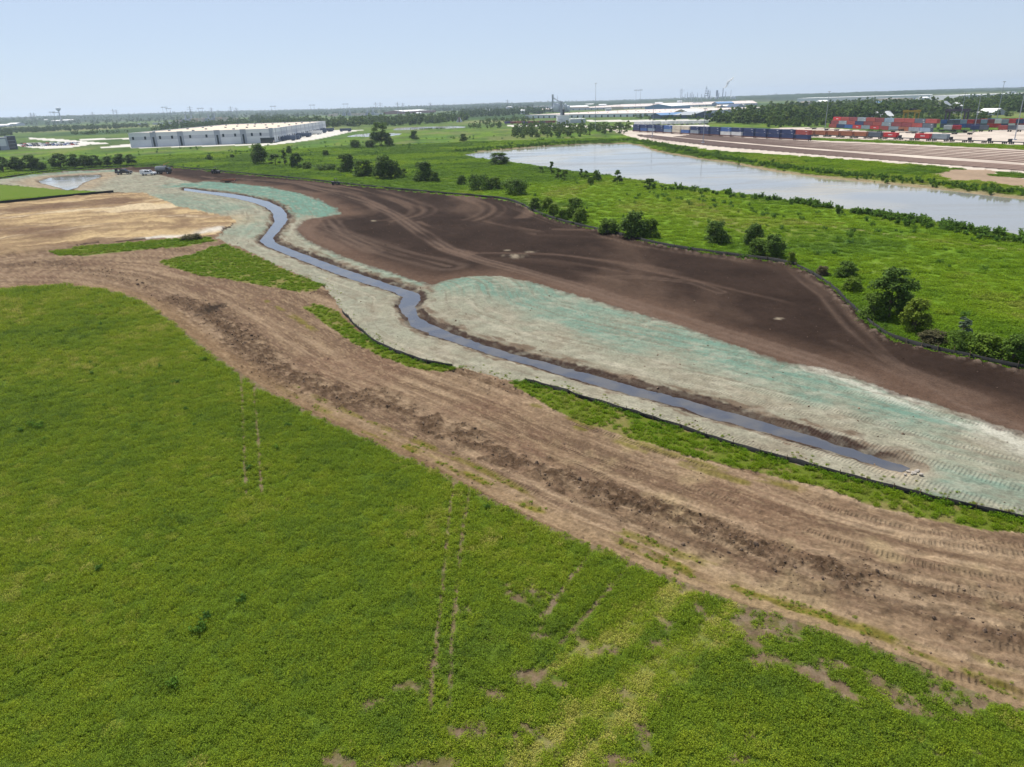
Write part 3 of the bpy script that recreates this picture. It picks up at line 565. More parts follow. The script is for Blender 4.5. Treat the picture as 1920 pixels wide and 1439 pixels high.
def quads_mesh(name, centers, us, vs, mats, leafval=None):
    n = len(centers); V = np.empty((n, 4, 3)); V[:, 0] = centers-us-vs; V[:, 1] = centers+us-vs; V[:, 2] = centers+us*.75+vs; V[:, 3] = centers-us*.75+vs
    me = np_mesh(name, V.reshape(-1, 3), np.arange(n*4).reshape(n, 4), mats)
    a = me.attributes.new('leaf', 'FLOAT', 'POINT'); lv = RNG.random(n) if leafval is None else leafval; a.data.foreach_set('value', np.repeat(lv, 4).astype(np.float32))
    return me
def rnd_dirs(n):
    v = RNG.normal(size=(n, 3)); return v/np.linalg.norm(v, axis=1)[:, None]
def tuft(name, m, h, spread, stems, leaves, lw, ll, blade=.02, up=.6):
    """a plant of leaning stems with leaves along them"""
    C = []; U = []; V = []
    for s in range(stems):
        a = RNG.uniform(0, 2*math.pi); lean = RNG.uniform(.05, .45); hh = h*RNG.uniform(.6, 1.05); r0 = spread*math.sqrt(RNG.random())*.55
        base = np.array([math.cos(a)*r0, math.sin(a)*r0, 0]); b2 = RNG.uniform(0, 2*math.pi); d = np.array([math.cos(b2)*lean, math.sin(b2)*lean, 1.0]); d /= np.linalg.norm(d)
        side = np.cross(d, [math.cos(a+1), math.sin(a+1), .1]); side /= np.linalg.norm(side)
        C.append(base+d*hh*.5); U.append(side*blade); V.append(d*hh*.5)
        for k in range(leaves):
            p = base+d*hh*RNG.uniform(.25, 1.0)+rnd_dirs(1)[0]*spread*.22; nrm = rnd_dirs(1)[0]; nrm[2] = abs(nrm[2])+up; nrm /= np.linalg.norm(nrm)
            u = np.cross(nrm, rnd_dirs(1)[0]); u /= np.linalg.norm(u); v = np.cross(nrm, u); sc = RNG.uniform(.6, 1.2)
            C.append(p); U.append(u*lw*sc); V.append(v*ll*sc)
    return bpy.data.objects.new(name, quads_mesh(name, np.array(C), np.array(U), np.array(V), m))
def proto_set(name, objs):
    c = bpy.data.collections.new(name)
    for o in objs: c.objects.link(o)
    return c
def scatter(name, xyz, rot, scl, tint, pick, coll, label, cat):
    n = len(xyz); me = bpy.data.meshes.new(name); me.vertices.add(n); me.vertices.foreach_set('co', np.asarray(xyz, np.float32).ravel())
    def att(nm, ty, key, val):
        a = me.attributes.new(nm, ty, 'POINT'); a.data.foreach_set(key, val.ravel())
    att('rotv', 'FLOAT_VECTOR', 'vector', np.asarray(rot, np.float32)); att('scl', 'FLOAT_VECTOR', 'vector', np.asarray(scl, np.float32))
    att('tint', 'FLOAT', 'value', np.asarray(tint, np.float32)); att('pick', 'INT', 'value', np.asarray(pick, np.int32))
    o = link(bpy.data.objects.new(name, me)); tag(o, label, cat, kind='stuff')
    g = bpy.data.node_groups.new(name, 'GeometryNodeTree'); g.interface.new_socket('Geometry', in_out='INPUT', socket_type='NodeSocketGeometry'); g.interface.new_socket('Geometry', in_out='OUTPUT', socket_type='NodeSocketGeometry')
    N = g.nodes; gi = N.new('NodeGroupInput'); go = N.new('NodeGroupOutput'); ip = N.new('GeometryNodeInstanceOnPoints'); ci = N.new('GeometryNodeCollectionInfo')
    ci.inputs['Collection'].default_value = coll; ci.inputs['Separate Children'].default_value = True; ci.inputs['Reset Children'].default_value = True
    ip.inputs['Pick Instance'].default_value = True
    def named(nm, ty):
        q = N.new('GeometryNodeInputNamedAttribute'); q.data_type = ty; q.inputs['Name'].default_value = nm; return q.outputs['Attribute']
    g.links.new(gi.outputs[0], ip.inputs['Points']); g.links.new(ci.outputs[0], ip.inputs['Instance']); g.links.new(named('pick', 'INT'), ip.inputs['Instance Index'])
    g.links.new(named('rotv', 'FLOAT_VECTOR'), ip.inputs['Rotation']); g.links.new(named('scl', 'FLOAT_VECTOR'), ip.inputs['Scale']); g.links.new(ip.outputs[0], go.inputs[0])
    md = o.modifiers.new('plants', 'NODES'); md.node_group = g
    return o
def sector(n, r0, r1, a0=-50, a1=50, power=2.0):
    u = RNG.random(n); r = (r0**power+u*(r1**power-r0**power))**(1/power); a = np.radians(RNG.uniform(a0, a1, n)); return r*np.sin(a), r*np.cos(a)
def jgrid(r0, r1, spacing, a0=-52, a1=52):
    """jittered rings of points, spacing a function of the distance"""
    X = []; Y = []; r = r0
    while r < r1:
        sp = spacing(r); n = int(math.radians(a1-a0)*r/sp); a = np.radians(a0+(a1-a0)*(np.arange(n)+RNG.random(n))/n); q = r+RNG.uniform(-.5, .5, n)*sp
        X.append(q*np.sin(a)); Y.append(q*np.cos(a)); r += sp
    return np.concatenate(X), np.concatenate(Y)
def stand(x, y):
    """ground level under points, including the painted relief"""
    zn = zones(x, y); return terrain_height(x, y)+paint(x, y, zn)[1]
def yaw(n, tilt=.12): return np.stack([RNG.normal(0, tilt, n), RNG.normal(0, tilt, n), RNG.uniform(0, 2*math.pi, n)], 1)
def s3(s, hz=None): return np.stack([s, s, s if hz is None else s*hz], 1)

# --- crop of young weedy plants over the near field
def patch(name, m, width, h, stems, leaves, lw, ll, blade, up=1.0):
    """a piece of closed canopy: many short plants side by side"""
    C = []; U = []; V = []
    for s in range(stems):
        a = RNG.uniform(0, 2*math.pi); r0 = width*.5*math.sqrt(RNG.random()); base = np.array([math.cos(a)*r0, math.sin(a)*r0, 0]); hh = h*RNG.uniform(.55, 1.1)
        b2 = RNG.uniform(0, 2*math.pi); lean = RNG.uniform(.05, .4); d = np.array([math.cos(b2)*lean, math.sin(b2)*lean, 1.0]); d /= np.linalg.norm(d)
        side = np.array([math.cos(a+1.3), math.sin(a+1.3), 0]); C.append(base+d*hh*.5); U.append(side*blade); V.append(d*hh*.5)
        for k in range(leaves):
            p = base+d*hh*RNG.uniform(.3, 1.0)+rnd_dirs(1)[0]*np.array([.35, .35, .15])*h; nrm = rnd_dirs(1)[0]; nrm[2] = abs(nrm[2])+up; nrm /= np.linalg.norm(nrm)
            u = np.cross(nrm, rnd_dirs(1)[0]); u /= np.linalg.norm(u); v = np.cross(nrm, u); sc = RNG.uniform(.6, 1.25); C.append(p); U.append(u*lw*sc); V.append(v*ll*sc)
    return bpy.data.objects.new(name, quads_mesh(name, np.array(C), np.array(U), np.array(V), m))
M_CROP = leaf_mat('crop_leaf', [(.100, .160, .022), (.158, .228, .018), (.208, .262, .018), (.36, .33, .08)], .42, .6, True, .5)
crop_set = proto_set('crop_plants', [patch(f'crop_plant_{k}', M_CROP, 1.0, .26, 80, 4, .014, .028, .009, 1.8) for k in range(4)]+[patch(f'crop_sprig_{k}', M_CROP, .34, .22, 11, 4, .014, .028, .009, 1.8) for k in range(4)])
def build_crop():
    x, y = jgrid(20, 200, lambda r: .60+.55*float(smooth(60, 160, r))); m = zones(x, y) == Z_CROP; x = x[m]; y = y[m]
    cv, yl = crop_cover(x, y); td = np.min([pl_dist(x, y, t_, 3)[0] for t_ in TRACKS], axis=0); keep = (cv > .55+.35*RNG.random(len(x))) & ((td > .34) | (np.hypot(x, y) > 125)); x, y, cv, yl = x[keep], y[keep], cv[keep], yl[keep]; big = np.ones(len(x), bool)
    x2, y2 = sector(60000, 20, 75, -53, 53, 1.8); m = zones(x2, y2) == Z_CROP; x2 = x2[m]; y2 = y2[m]; c2, l2 = crop_cover(x2, y2); td = np.min([pl_dist(x2, y2, t_, 3)[0] for t_ in TRACKS], axis=0); k = (RNG.random(len(x2)) < c2*1.2+.03) & ((c2 < .97) | (td < .7)) & (td > .09); x2, y2, c2, l2 = x2[k], y2[k], c2[k], l2[k]
    x = np.r_[x, x2]; y = np.r_[y, y2]; cv = np.r_[cv, c2]; yl = np.r_[yl, l2]; big = np.r_[big, np.zeros(len(x2), bool)]; n = len(x); r = np.hypot(x, y)
    t = .44+.45*(fbm(x/16, y/16, 120, 4)-.5)*2+.13*RNG.normal(size=n)+.45*yl+.14*smooth(60, 120, r); t -= .16*smooth(.50, .68, fbm(x/5, y/5, 121, 3)); t += .07*np.cos((x*.985+y*.17)*2*math.pi/.76)
    s = RNG.uniform(.8, 1.2, n)*(1+np.where(big, smooth(60, 170, r)*.9, 0))*np.where(big, 1, .75+.5*cv)
    scatter('crop_plants', np.c_[x, y, stand(x, y)-.02], yaw(n, .05), s3(s, np.clip(1+.2*RNG.normal(size=n), .6, 1.5)*(1-.45*yl)), np.clip(t, .02, .98), np.where(big, RNG.integers(0, 4, n), RNG.integers(4, 8, n)), crop_set, 'dense green young crop and weeds filling the near field', 'crop')
build_crop()
# --- grass of the strips between the road and the creek, and stray weeds
M_GRASS = leaf_mat('grass_blade', [(.075, .155, .010), (.115, .205, .008), (.160, .225, .010), (.26, .24, .07)], .42, .6, True, .4)
grass_set = proto_set('grass_tufts', [patch(f'grass_tuft_{k}', M_GRASS, .6, .24, 30, 4, .016, .045, .008, 1.6) for k in range(4)])
def build_strips():
    x, y = sector(200000, 40, 330, -52, 52, 1.3); z = zones(x, y); m = z == Z_STRIP; x = x[m]; y = y[m]
    c = fbm(x*.5, y*.5, 70, 4); keep = RNG.random(len(x)) > smooth(.60, .74, c)*.6; x = x[keep]; y = y[keep]; n = len(x); r = np.hypot(x, y)
    t = .55+.4*(fbm(x/7, y/7, 122, 3)-.5)*2+.1*RNG.normal(size=n); s = RNG.uniform(.6, 1.1, n)*(1+.9*smooth(90, 250, r))
    fd, _, _ = pl_dist(x, y, HL_W, 3); t -= .40*smooth(1.0, .3, fd); s *= 1+.45*smooth(1.0, .3, fd)
    # sparse weeds along the road margins and on the bank by the fence
    x2, y2 = sector(90000, 28, 140, -45, 52, 1.4); z2 = zones(x2, y2); d, s_, _ = pl_dist(x2, y2, FE, 9)
    wd = np.maximum(smooth(.8, .15, abs(d-1.15)), .8*smooth(.6, .1, abs(d-2.5)))*smooth(.42, .62, fbm(s_*.35, d*.8, 107, 4))*smooth(-30, -10, x2)
    hd, hs, _ = pl_dist(x2, y2, HL_W, 6); bankw = (z2 == Z_HYD)*smooth(2.6, .4, hd)*smooth(.38, .62, fbm(hs*.4, hd*.6, 123, 3))*.5
    k2 = ((z2 == Z_ROAD) & (RNG.random(len(x2)) < wd*.7)) | (RNG.random(len(x2)) < bankw); x2 = x2[k2]; y2 = y2[k2]; n2 = len(x2)
    X = np.r_[x, x2]; Y = np.r_[y, y2]; N_ = n+n2; T = np.r_[t, RNG.uniform(.5, .98, n2)]; S = np.r_[s, RNG.uniform(.22, .55, n2)]
    scatter('grass_tufts', np.c_[X, Y, stand(X, Y)], yaw(N_, .08), s3(S), np.clip(T, .02, .98), RNG.integers(0, 4, N_), grass_set, 'green grass tufts on the strips beside the dirt road', 'grass')
build_strips()
# --- meadow beyond the fence
M_MEAD = leaf_mat('meadow_blade', [(.090, .165, .016), (.150, .252, .013), (.195, .288, .013), (.27, .27, .06)], .45, .6, True, .4)
mead_set = proto_set('meadow_grass', [patch(f'meadow_tuft_{k}', M_MEAD, 2.6, .36, 120, 3, .04, .10, .02, 1.6) for k in range(4)])
M_WEED = leaf_mat('weed_leaf', [(.055, .120, .022), (.080, .155, .022), (.105, .19, .022)], .4, .6, True, .4)
weed_set = proto_set('tall_weeds', [tuft(f'tall_weed_{k}', M_WEED, 1.0, .9, 12, 10, .06, .11, .02) for k in range(4)])
def build_meadow():
    x, y = jgrid(85, 600, lambda r: 1.35*r/110*float(1-.45*smooth(110, 400, r)), -50, 50); m = zones(x, y) == Z_MEADOW; x = x[m]; y = y[m]
    for p in (POND_B, POND_S, POND_C): k = ~in_poly(x, y, offset_poly(p, .5)); x = x[k]; y = y[k]
    k = pl_dist(x, y, SHORE_F, 30)[0] > 4.5; x = x[k]; y = y[k]; n = len(x); r = np.hypot(x, y); t = .62-.50*smooth(.42, .68, fbm(x/30, y/30, 61, 4))+.35*(fbm(x/18+4, y/40, 64, 4)-.5)*2+.08*RNG.normal(size=n)-.2*smooth(300, 520, r)
    fd, _, _ = pl_dist(x, y, FF, 12); t -= .25*smooth(8, 2, fd)
    s = RNG.uniform(.6, 1.1, n)*(1+smooth(150, 480, r)*1.3)
    scatter('meadow_grass', np.c_[x, y, terrain_height(x, y)-.03], yaw(n, .04), s3(s, np.clip(.85+.35*RNG.normal(size=n), .4, 1.8)/(1+smooth(150, 480, r)*.8)), np.clip(t, .02, .98), RNG.integers(0, 4, n), mead_set, 'bright green tall meadow grass beyond the dark soil', 'grass')
    # darker weeds in drifts
    x, y = sector(24000, 85, 700, -50, 50, 1.25); m = zones(x, y) == Z_MEADOW; x = x[m]; y = y[m]
    dn, sn, _ = pl_dist(x, y, SHORE_N, 60); df, sf, _ = pl_dist(x, y, SHORE_F, 60)
    drift = smooth(.58, .78, fbm(x/14, y/22, 124, 4))*.4+.02+.5*smooth(18, 4, dn)*smooth(.4, .6, fbm(sn/9, dn/6, 125, 3))+.75*smooth(15, 7, df)*smooth(4, 6, df)
    drift += .7*smooth(9, 2, pl_dist(x, y, GP([(1240,368),(1330,384),(1420,398),(1500,408)]), 12)[0])
    for p in (POND_B, POND_S, POND_C, POND_D): drift[in_poly(x, y, p)] = 0
    k = RNG.random(len(x)) < drift; x = x[k]; y = y[k]; n = len(x); r = np.hypot(x, y)
    # weeds standing in the crop
    x2, y2 = sector(6000, 40, 160, -52, 40, 1.6); m = (zones(x2, y2) == Z_CROP) & (RNG.random(6000) < .035+.14*smooth(.66, .78, fbm(x2/9, y2/9, 126, 3))); x2 = x2[m]; y2 = y2[m]
    wp = GP([(330,1290),(172,702),(60,800),(75,803),(40,810),(455,1128),(390,1160),(378,1185),(190,610),(385,676),(300,690)]); x2 = np.r_[x2, wp[:, 0]]; y2 = np.r_[y2, wp[:, 1]]; n2 = len(x2)
    X = np.r_[x, x2]; Y = np.r_[y, y2]; N_ = n+n2; S = np.r_[RNG.uniform(.5, 1.25, n)*(1+.5*smooth(300, 600, r)), np.r_[RNG.uniform(.25, .55, n2-11), RNG.uniform(.5, .7, 11)]]
    scatter('tall_weeds', np.c_[X, Y, stand(X, Y)], yaw(N_), s3(S), RNG.random(N_), RNG.integers(0, 4, N_), weed_set, 'dark green tall weeds dotted through meadow and shore', 'weeds')
build_meadow()
# --- clods of earth on the churned mud and along the soil berm
def clod_mesh(k):
    bm = bmesh.new(); bmesh.ops.create_icosphere(bm, subdivisions=1, radius=.5)
    for v in bm.verts: v.co *= random.uniform(.6, 1.2); v.co.z *= .6
    me = bpy.data.meshes.new('clod'); bm.to_mesh(me); bm.free(); me.materials.append(M_CLOD); return bpy.data.objects.new(f'clod_{k}', me)
def tint_mat(name, cols, rough=.95):
    m, nt, N, L, b = _nt(name); at = N.new('ShaderNodeAttribute'); at.attribute_type = 'INSTANCER'; at.attribute_name = 'tint'
    rp = N.new('ShaderNodeValToRGB'); rp.color_ramp.elements[0].color = (*cols[0], 1); rp.color_ramp.elements[1].color = (*cols[-1], 1); L.new(at.outputs['Fac'], rp.inputs['Fac']); L.new(rp.outputs['Color'], b.inputs['Base Color'])
    b.inputs['Roughness'].default_value = rough; b.inputs['Specular IOR Level'].default_value = .1; return m
M_CLOD = tint_mat('clod_earth', [(.075, .050, .036), (.24, .17, .115)])
clod_set = proto_set('earth_clods', [clod_mesh(k) for k in range(5)])
def build_clods():
    x, y = sector(220000, 28, 190, -48, 48, 1.3); z = zones(x, y); md = mud_at(x, y); fd, _, _ = pl_dist(x, y, FF, 4)
    k = ((z == Z_ROAD) & (RNG.random(len(x)) < md*.8+.012)) | ((z == Z_SOIL) & (RNG.random(len(x)) < .5*smooth(1.6, .3, fd)+.012)) | ((z == Z_HYD) & (RNG.random(len(x)) < .02))
    x = x[k]; y = y[k]; n = len(x); r = np.hypot(x, y); s = RNG.lognormal(-2.35, .5, n)*(1+.4*smooth(60, 160, r)); s = np.clip(s, .05, .6)
    soil = z[k] == Z_SOIL; t = np.where(soil, RNG.uniform(0, .35, n), RNG.uniform(.1, .75, n)); t = np.where(z[k] == Z_HYD, RNG.uniform(.5, 1, n), t)
    scatter('earth_clods', np.c_[x, y, stand(x, y)+s*.08], np.stack([RNG.uniform(0, 6, n)]*3, 1)*.3+yaw(n, .2), s3(s), t, RNG.integers(0, 5, n), clod_set, 'loose brown clods of earth on the churned road and soil edge', 'clods')
build_clods()
# ------------------------------------------------------------------ trees and shrubs
def crown_mesh(name, seed, h, w, base, lobes, leaves, size, shape='round'):
    """leaf-sized faces spread over many uneven lobes; h, w crown height and width, base height of its underside"""
    g = np.random.default_rng(seed); C = []; Nn = []; cents = []
    for k in range(lobes):
        u = g.random()**1.25; a = g.uniform(0, 2*math.pi)
        zz = base+(h-base)*(u*.86+.07); t = (zz-base)/(h-base)
        prof = {'round': math.sqrt(max(.05, 1-(2*t-.85)**2*.85)), 'cone': 1.02-t*.82, 'dome': math.sqrt(max(.04, 1-t*t))*1.0, 'vase': .55+.55*math.sin(t*2.6)}[shape]
        rr = w*.5*prof*math.sqrt(g.uniform(.12, .80)); lr = w*g.uniform(.12, .21)*(1.1-.3*t)
        c = np.array([math.cos(a)*rr, math.sin(a)*rr, min(zz, h-lr*.7)]); cents.append((c, lr))
        n = max(10, int(leaves/lobes*g.uniform(.7, 1.3))); d = g.normal(size=(n, 3)); d /= np.linalg.norm(d, axis=1)[:, None]; d[:, 2] = np.where(d[:, 2] < -.35, -d[:, 2], d[:, 2])
        rad = lr*(g.random(n)**.35)*g.uniform(.85, 1.35, n); p = c+d*rad[:, None]*np.array([1, 1, .85]); p[:, 2] = np.maximum(p[:, 2], .05)
        C.append(p); Nn.append(d)
    C = np.vstack(C); D = np.vstack(Nn); n = len(C); nr = D*.45+g.normal(size=(n, 3))*.45+np.array([0, 0, .75]); nr /= np.linalg.norm(nr, axis=1)[:, None]
    u = np.cross(nr, g.normal(size=(n, 3))); u /= np.linalg.norm(u, axis=1)[:, None]; v = np.cross(nr, u); s = size*g.uniform(.6, 1.3, n)[:, None]
    return quads_mesh(name, C, u*s, v*s*1.35, None, g.random(n)), cents
def trunk_mesh(name, seed, h, base, cents, r, stems=1):
    g = np.random.default_rng(seed+99); b = MB()
    for s in range(stems):
        o = np.array([0, 0, 0.]) if stems == 1 else np.array([g.uniform(-.3, .3), g.uniform(-.3, .3), 0]); top = np.array([g.uniform(-.25, .25)+o[0]*2, g.uniform(-.25, .25)+o[1]*2, base+(h-base)*.55])
        mid = (o+top)/2+np.array([g.uniform(-.12, .12), g.uniform(-.12, .12), 0]); rr = r/math.sqrt(stems)
        b.tube(o-np.array([0, 0, .15]), mid, rr, rr*.72, 7); b.tube(mid, top, rr*.72, rr*.3, 6)
        for c, lr in cents[s::stems][:9]:
            st = o+(top-o)*g.uniform(.3, .9); b.tube(st, c, rr*.34, rr*.08, 5, False)
    return b.mesh(name, M_BARK)
M_BARK = mat('bark', (.10, .075, .055), .9, var=.3, scale=4)
LEAF = {'dark': leaf_mat('leaf_dark', [(.078, .132, .026), (.100, .160, .030)], .38, .55, False, .5), 'mid': leaf_mat('leaf_mid', [(.090, .150, .024), (.115, .180, .026)], .38, .55, False, .5),
        'bright': leaf_mat('leaf_bright', [(.115, .185, .022), (.145, .21, .025)], .36, .55, False, .45), 'yellow': leaf_mat('leaf_yellow', [(.135, .185, .022), (.16, .205, .026)], .36, .55, False, .45),
        'grey': leaf_mat('leaf_grey', [(.075, .105, .060), (.095, .125, .075)], .3, .5, False, .5), 'brush': leaf_mat('leaf_brush', [(.09, .085, .04), (.12, .10, .05)], .3, .6, False, .4)}
# kind -> list of (crown mesh, trunk mesh, height, width)
TREES = {}
def tree_kind(kind, n, h, w, base, lobes, leaves, size, shape, r, stems):
    TREES[kind] = []
    for k in range(n):
        cm, ct = crown_mesh(f'{kind}_crown', 100+hash_(kind)+k, h, w, base, lobes, leaves, size, shape); TREES[kind].append((cm, trunk_mesh(f'{kind}_trunk', 7+k, h, base, ct, r, stems), h, w))
def hash_(s): return sum(ord(ch)*(i+3) for i, ch in enumerate(s)) % 997
tree_kind('shrub', 5, 4.0, 4.6, .1, 40, 4600, .088, 'dome', .10, 4)
tree_kind('tree', 4, 7.0, 5.6, .5, 44, 6000, .115, 'round', .18, 1)
tree_kind('sapling', 3, 3.4, 1.9, .3, 14, 1300, .075, 'cone', .06, 1)
tree_kind('cottonwood', 1, 17, 13, 1.6, 44, 5200, .26, 'vase', .42, 2)
tree_kind('hedge', 2, 2.4, 7.0, .1, 26, 2600, .10, 'dome', .06, 5)
_tk = [0]
def plant(kind, name, px, py, hpx, wpx, leaf, label, group=None, cat='shrub'):
    """a tree or shrub standing where the photograph shows its foot, with the height and width it has there"""
    x, y = G(px, py); k = ppm(x, y); v = TREES[kind][_tk[0] % len(TREES[kind])]; _tk[0] += 1
    cm, tm, h, w = v; hh = hpx/k*1.04; ww = wpx/k*1.05
    z = float(terrain_height(np.array([x]), np.array([y]))[0])
    # foot lies toward the middle of the crown, not at its near edge
    d = math.hypot(x, y); y2 = y*(1+.35*ww/d); x2 = x*(1+.35*ww/d)
    o = empty(name, (x2, y2, z), random.uniform(0, 6.28), label, cat, group); o.scale = (ww/w, ww/w, hh/h)
    c = part('crown', cm, o); part('trunk', tm, o)
    if not cm.materials: cm.materials.append(LEAF[leaf])
    c.material_slots[0].link = 'OBJECT'; c.material_slots[0].material = LEAF[leaf]
    return o
GR1 = 'trees in the row by the small pond'; GR2 = 'shrubs along the far soil fence'; GR3 = 'saplings on the near pond shore'; GR4 = 'shrubs of the right fence line'; GR5 = 'lone bushes in the far meadow'
ORD = ['leftmost', 'second', 'third', 'fourth', 'fifth', 'sixth', 'seventh', 'eighth', 'ninth', 'tenth', 'eleventh']
for i, (px, py, h, w) in enumerate([(7,324,21,22),(34,322,20,21),(60,321,22,25),(79,320,12,14),(115,317,21,26),(141,316,20,20),(159,315,18,18),(178,314,17,21),(202,313,15,16),(226,311,17,20),(247,309,15,16)]):
    nm = ORD[i]+(' from the left' if i else '')
    plant('tree', 'row_tree', px, py, h, w, 'dark', f'dark round tree, {nm} in the row behind the small pond', GR1, 'tree')
for a in [
 ('shrub','shrub',488,309,31,30,'dark','tall dark shrub at the left end of the far soil fence thicket',GR2),
 ('sapling','shrub',516,311,23,21,'dark','pointed dark shrub, second from the left in the far soil thicket',GR2),
 ('sapling','shrub',534,311,25,14,'mid','slender mid-green shrub between two darker ones behind the dark soil',GR2),
 ('shrub','shrub',557,316,23,24,'dark','dark rounded shrub just right of the slender one behind the dark soil',GR2),
 ('shrub','shrub',577,318,12,18,'mid','small low shrub at the foot of the left thicket behind the dark soil',GR2),
 ('hedge','hedge',611,321,10,44,'dark','long low hedge of brush between the left thicket and the big shrubs',GR2),
 ('shrub','shrub',650,325,30,35,'dark','big dark shrub at the left end of the large middle thicket',GR2),
 ('shrub','shrub',684,332,26,42,'mid','lighter shrub between two big dark ones in the middle thicket',GR2),
 ('shrub','shrub',722,336,36,44,'dark','biggest dark shrub, right half of the large middle thicket',GR2),
 ('shrub','shrub',741,335,29,26,'dark','dark shrub leaning on the right side of the biggest one',GR2),
 ('sapling','shrub',758,333,19,13,'mid','small upright shrub at the right end of the middle thicket',GR2),
 ('shrub','shrub',795,341,32,40,'dark','lone dark pointed shrub right of the middle thicket',GR2),
 ('shrub','shrub',816,342,16,20,'mid','low green bush on the right foot of the lone pointed shrub',GR2),
 ('shrub','shrub',866,347,15,20,'mid','small bush at the left end of the long low clump before the soil bend',GR2),
 ('hedge','shrub',898,358,25,44,'dark','wide low dark bush in the clump before the soil bend',GR2),
 ('shrub','shrub',928,356,20,30,'mid','mid-green bush behind the wide low dark bush',GR2),
 ('hedge','shrub',966,367,25,52,'dark','broad dark bush at the right end of the clump before the soil bend',GR2),
 ('cottonwood','cottonwood_tree',714,275,38,34,'dark','tallest lone cottonwood tree in front of the small far ponds',None),
 ('shrub','shrub',695,278,12,19,'dark','round bush at the left foot of the tall cottonwood',GR5),
 ('shrub','shrub',666,279,14,19,'dark','round bush standing alone left of the tall cottonwood',GR5),
 ('shrub','shrub',730,274,13,16,'mid','loose bush at the right foot of the tall cottonwood',GR5),
 ('shrub','shrub',777,263,15,16,'mid','lone bush in the meadow right of the tall cottonwood',GR5),
 ('shrub','shrub',869,266,12,15,'dark','lone dark bush in the meadow above the left tip of the large pond',GR5),
 ('shrub','shrub',543,289,12,12,'mid','small lone bush in the meadow above the left thicket',GR5),
 ('shrub','shrub',611,293,10,13,'mid','small lone bush in the meadow above the low hedge',GR5),
 ('shrub','shrub',393,301,8,12,'dark','small dark bush in the meadow right of the tree row',GR5),
 ('shrub','shrub',435,296,5,9,'dark','tiny dark bush in the meadow left of the thicket',GR5),
 ('shrub','shrub',936,310,19,40,'mid','wide bush standing at the left tip of the large pond',GR3),
 ('sapling','sapling',1014,325,14,10,'mid','first small sapling on the near shore of the large pond',GR3),
 ('sapling','sapling',1034,328,22,14,'mid','taller leafy sapling, second on the near pond shore',GR3),
 ('sapling','sapling',1047,338,23,13,'mid','left one of the sapling pair below the near pond shore',GR3),
 ('sapling','sapling',1059,341,24,13,'mid','right one of the sapling pair below the near pond shore',GR3),
 ('sapling','sapling',1089,336,17,10,'dark','narrow dark sapling right of the sapling pair on the pond shore',GR3),
 ('sapling','sapling',1099,337,18,10,'mid','narrow green sapling next to the narrow dark one on the shore',GR3),
 ('shrub','sapling',1119,341,19,15,'mid','bushy sapling left of the tallest shore tree',GR3),
 ('shrub','shrub',1107,346,12,12,'mid','low bush in front of the bushy shore sapling',GR3),
 ('sapling','sapling',1157,346,28,19,'dark','tallest dark young tree on the near pond shore',GR3),
 ('sapling','sapling',1217,356,23,21,'dark','last pointed young tree on the near pond shore toward the right',GR3),
 ('shrub','shrub',1003,397,22,24,'mid','left bush of the loose clump at the bend of the soil fence',GR4),
 ('shrub','shrub',1026,399,26,24,'bright','middle bright bush of the loose clump at the soil fence bend',GR4),
 ('shrub','shrub',1038,408,22,22,'bright','right bright bush of the loose clump at the soil fence bend',GR4),
 ('shrub','shrub',1054,414,18,20,'bright','small bright bush left of the twin bushes by the fence',GR4),
 ('shrub','shrub',1077,411,33,38,'mid','rear one of the twin bushes by the soil fence',GR4),
 ('shrub','shrub',1089,421,25,32,'bright','front bright one of the twin bushes by the soil fence',GR4),
 ('shrub','shrub',1142,440,26,40,'mid','left third of the wide dense thicket touching the soil fence',GR4),
 ('shrub','shrub',1187,449,44,54,'dark','tall middle of the wide dense thicket touching the soil fence',GR4),
 ('shrub','shrub',1220,448,32,30,'mid','right third of the wide dense thicket touching the soil fence',GR4),
 ('shrub','shrub',1342,459,36,44,'dark','lone dark ball-shaped bush in the meadow above the soil fence',GR4),
 ('shrub','shrub',1413,462,33,38,'dark','rear bush of the group of three beside the soil fence',GR4),
 ('shrub','shrub',1418,484,30,32,'mid','front left bush of the group of three beside the soil fence',GR4),
 ('shrub','shrub',1448,486,37,42,'dark','front right dark bush of the group of three beside the soil fence',GR4),
 ('shrub','shrub',1482,498,21,17,'yellow','small yellow-green bush right on the soil fence',GR4),
 ('shrub','shrub',1541,518,14,24,'brush','low brownish brush by the fence left of the big right tree',GR4),
 ('shrub','shrub',1587,524,25,38,'mid','bush in the grass up left of the big right tree',GR4),
 ('shrub','shrub',1597,549,24,30,'bright','pale bush right beside the fence left of the big tree',GR4),
 ('tree','tree',1665,602,80,62,'dark','big dark tree at the right bend of the soil fence',None),
 ('shrub','shrub',1634,603,42,44,'mid','bush at the left foot of the big right tree',GR4),
 ('shrub','shrub',1694,592,34,34,'mid','bush behind the big right tree on its right',GR4),
 ('shrub','shrub',1711,628,52,50,'yellow','large yellow-green bush in front right of the big tree',GR4),
 ('shrub','shrub',1745,650,22,44,'brush','low brownish brush between the yellow-green bush and the fence',GR4),
 ('sapling','tree',1803,636,38,30,'grey','small grey-green tree standing alone in the right meadow',None),
 ('hedge','shrub',1803,663,30,56,'mid','left bush of the row along the fence at the right edge',GR4),
 ('shrub','shrub',1845,673,33,50,'bright','middle yellowish bush of the row along the fence at the right edge',GR4),
 ('shrub','shrub',1897,684,40,48,'mid','last bush of the fence row at the right picture edge',GR4),
 ('shrub','shrub',1922,662,30,32,'dark','dark bush cut by the right picture edge',GR4),
 ('shrub','shrub',1570,403,14,9,'dark','small dark upright bush on the near pond shore at right',GR3),
]:
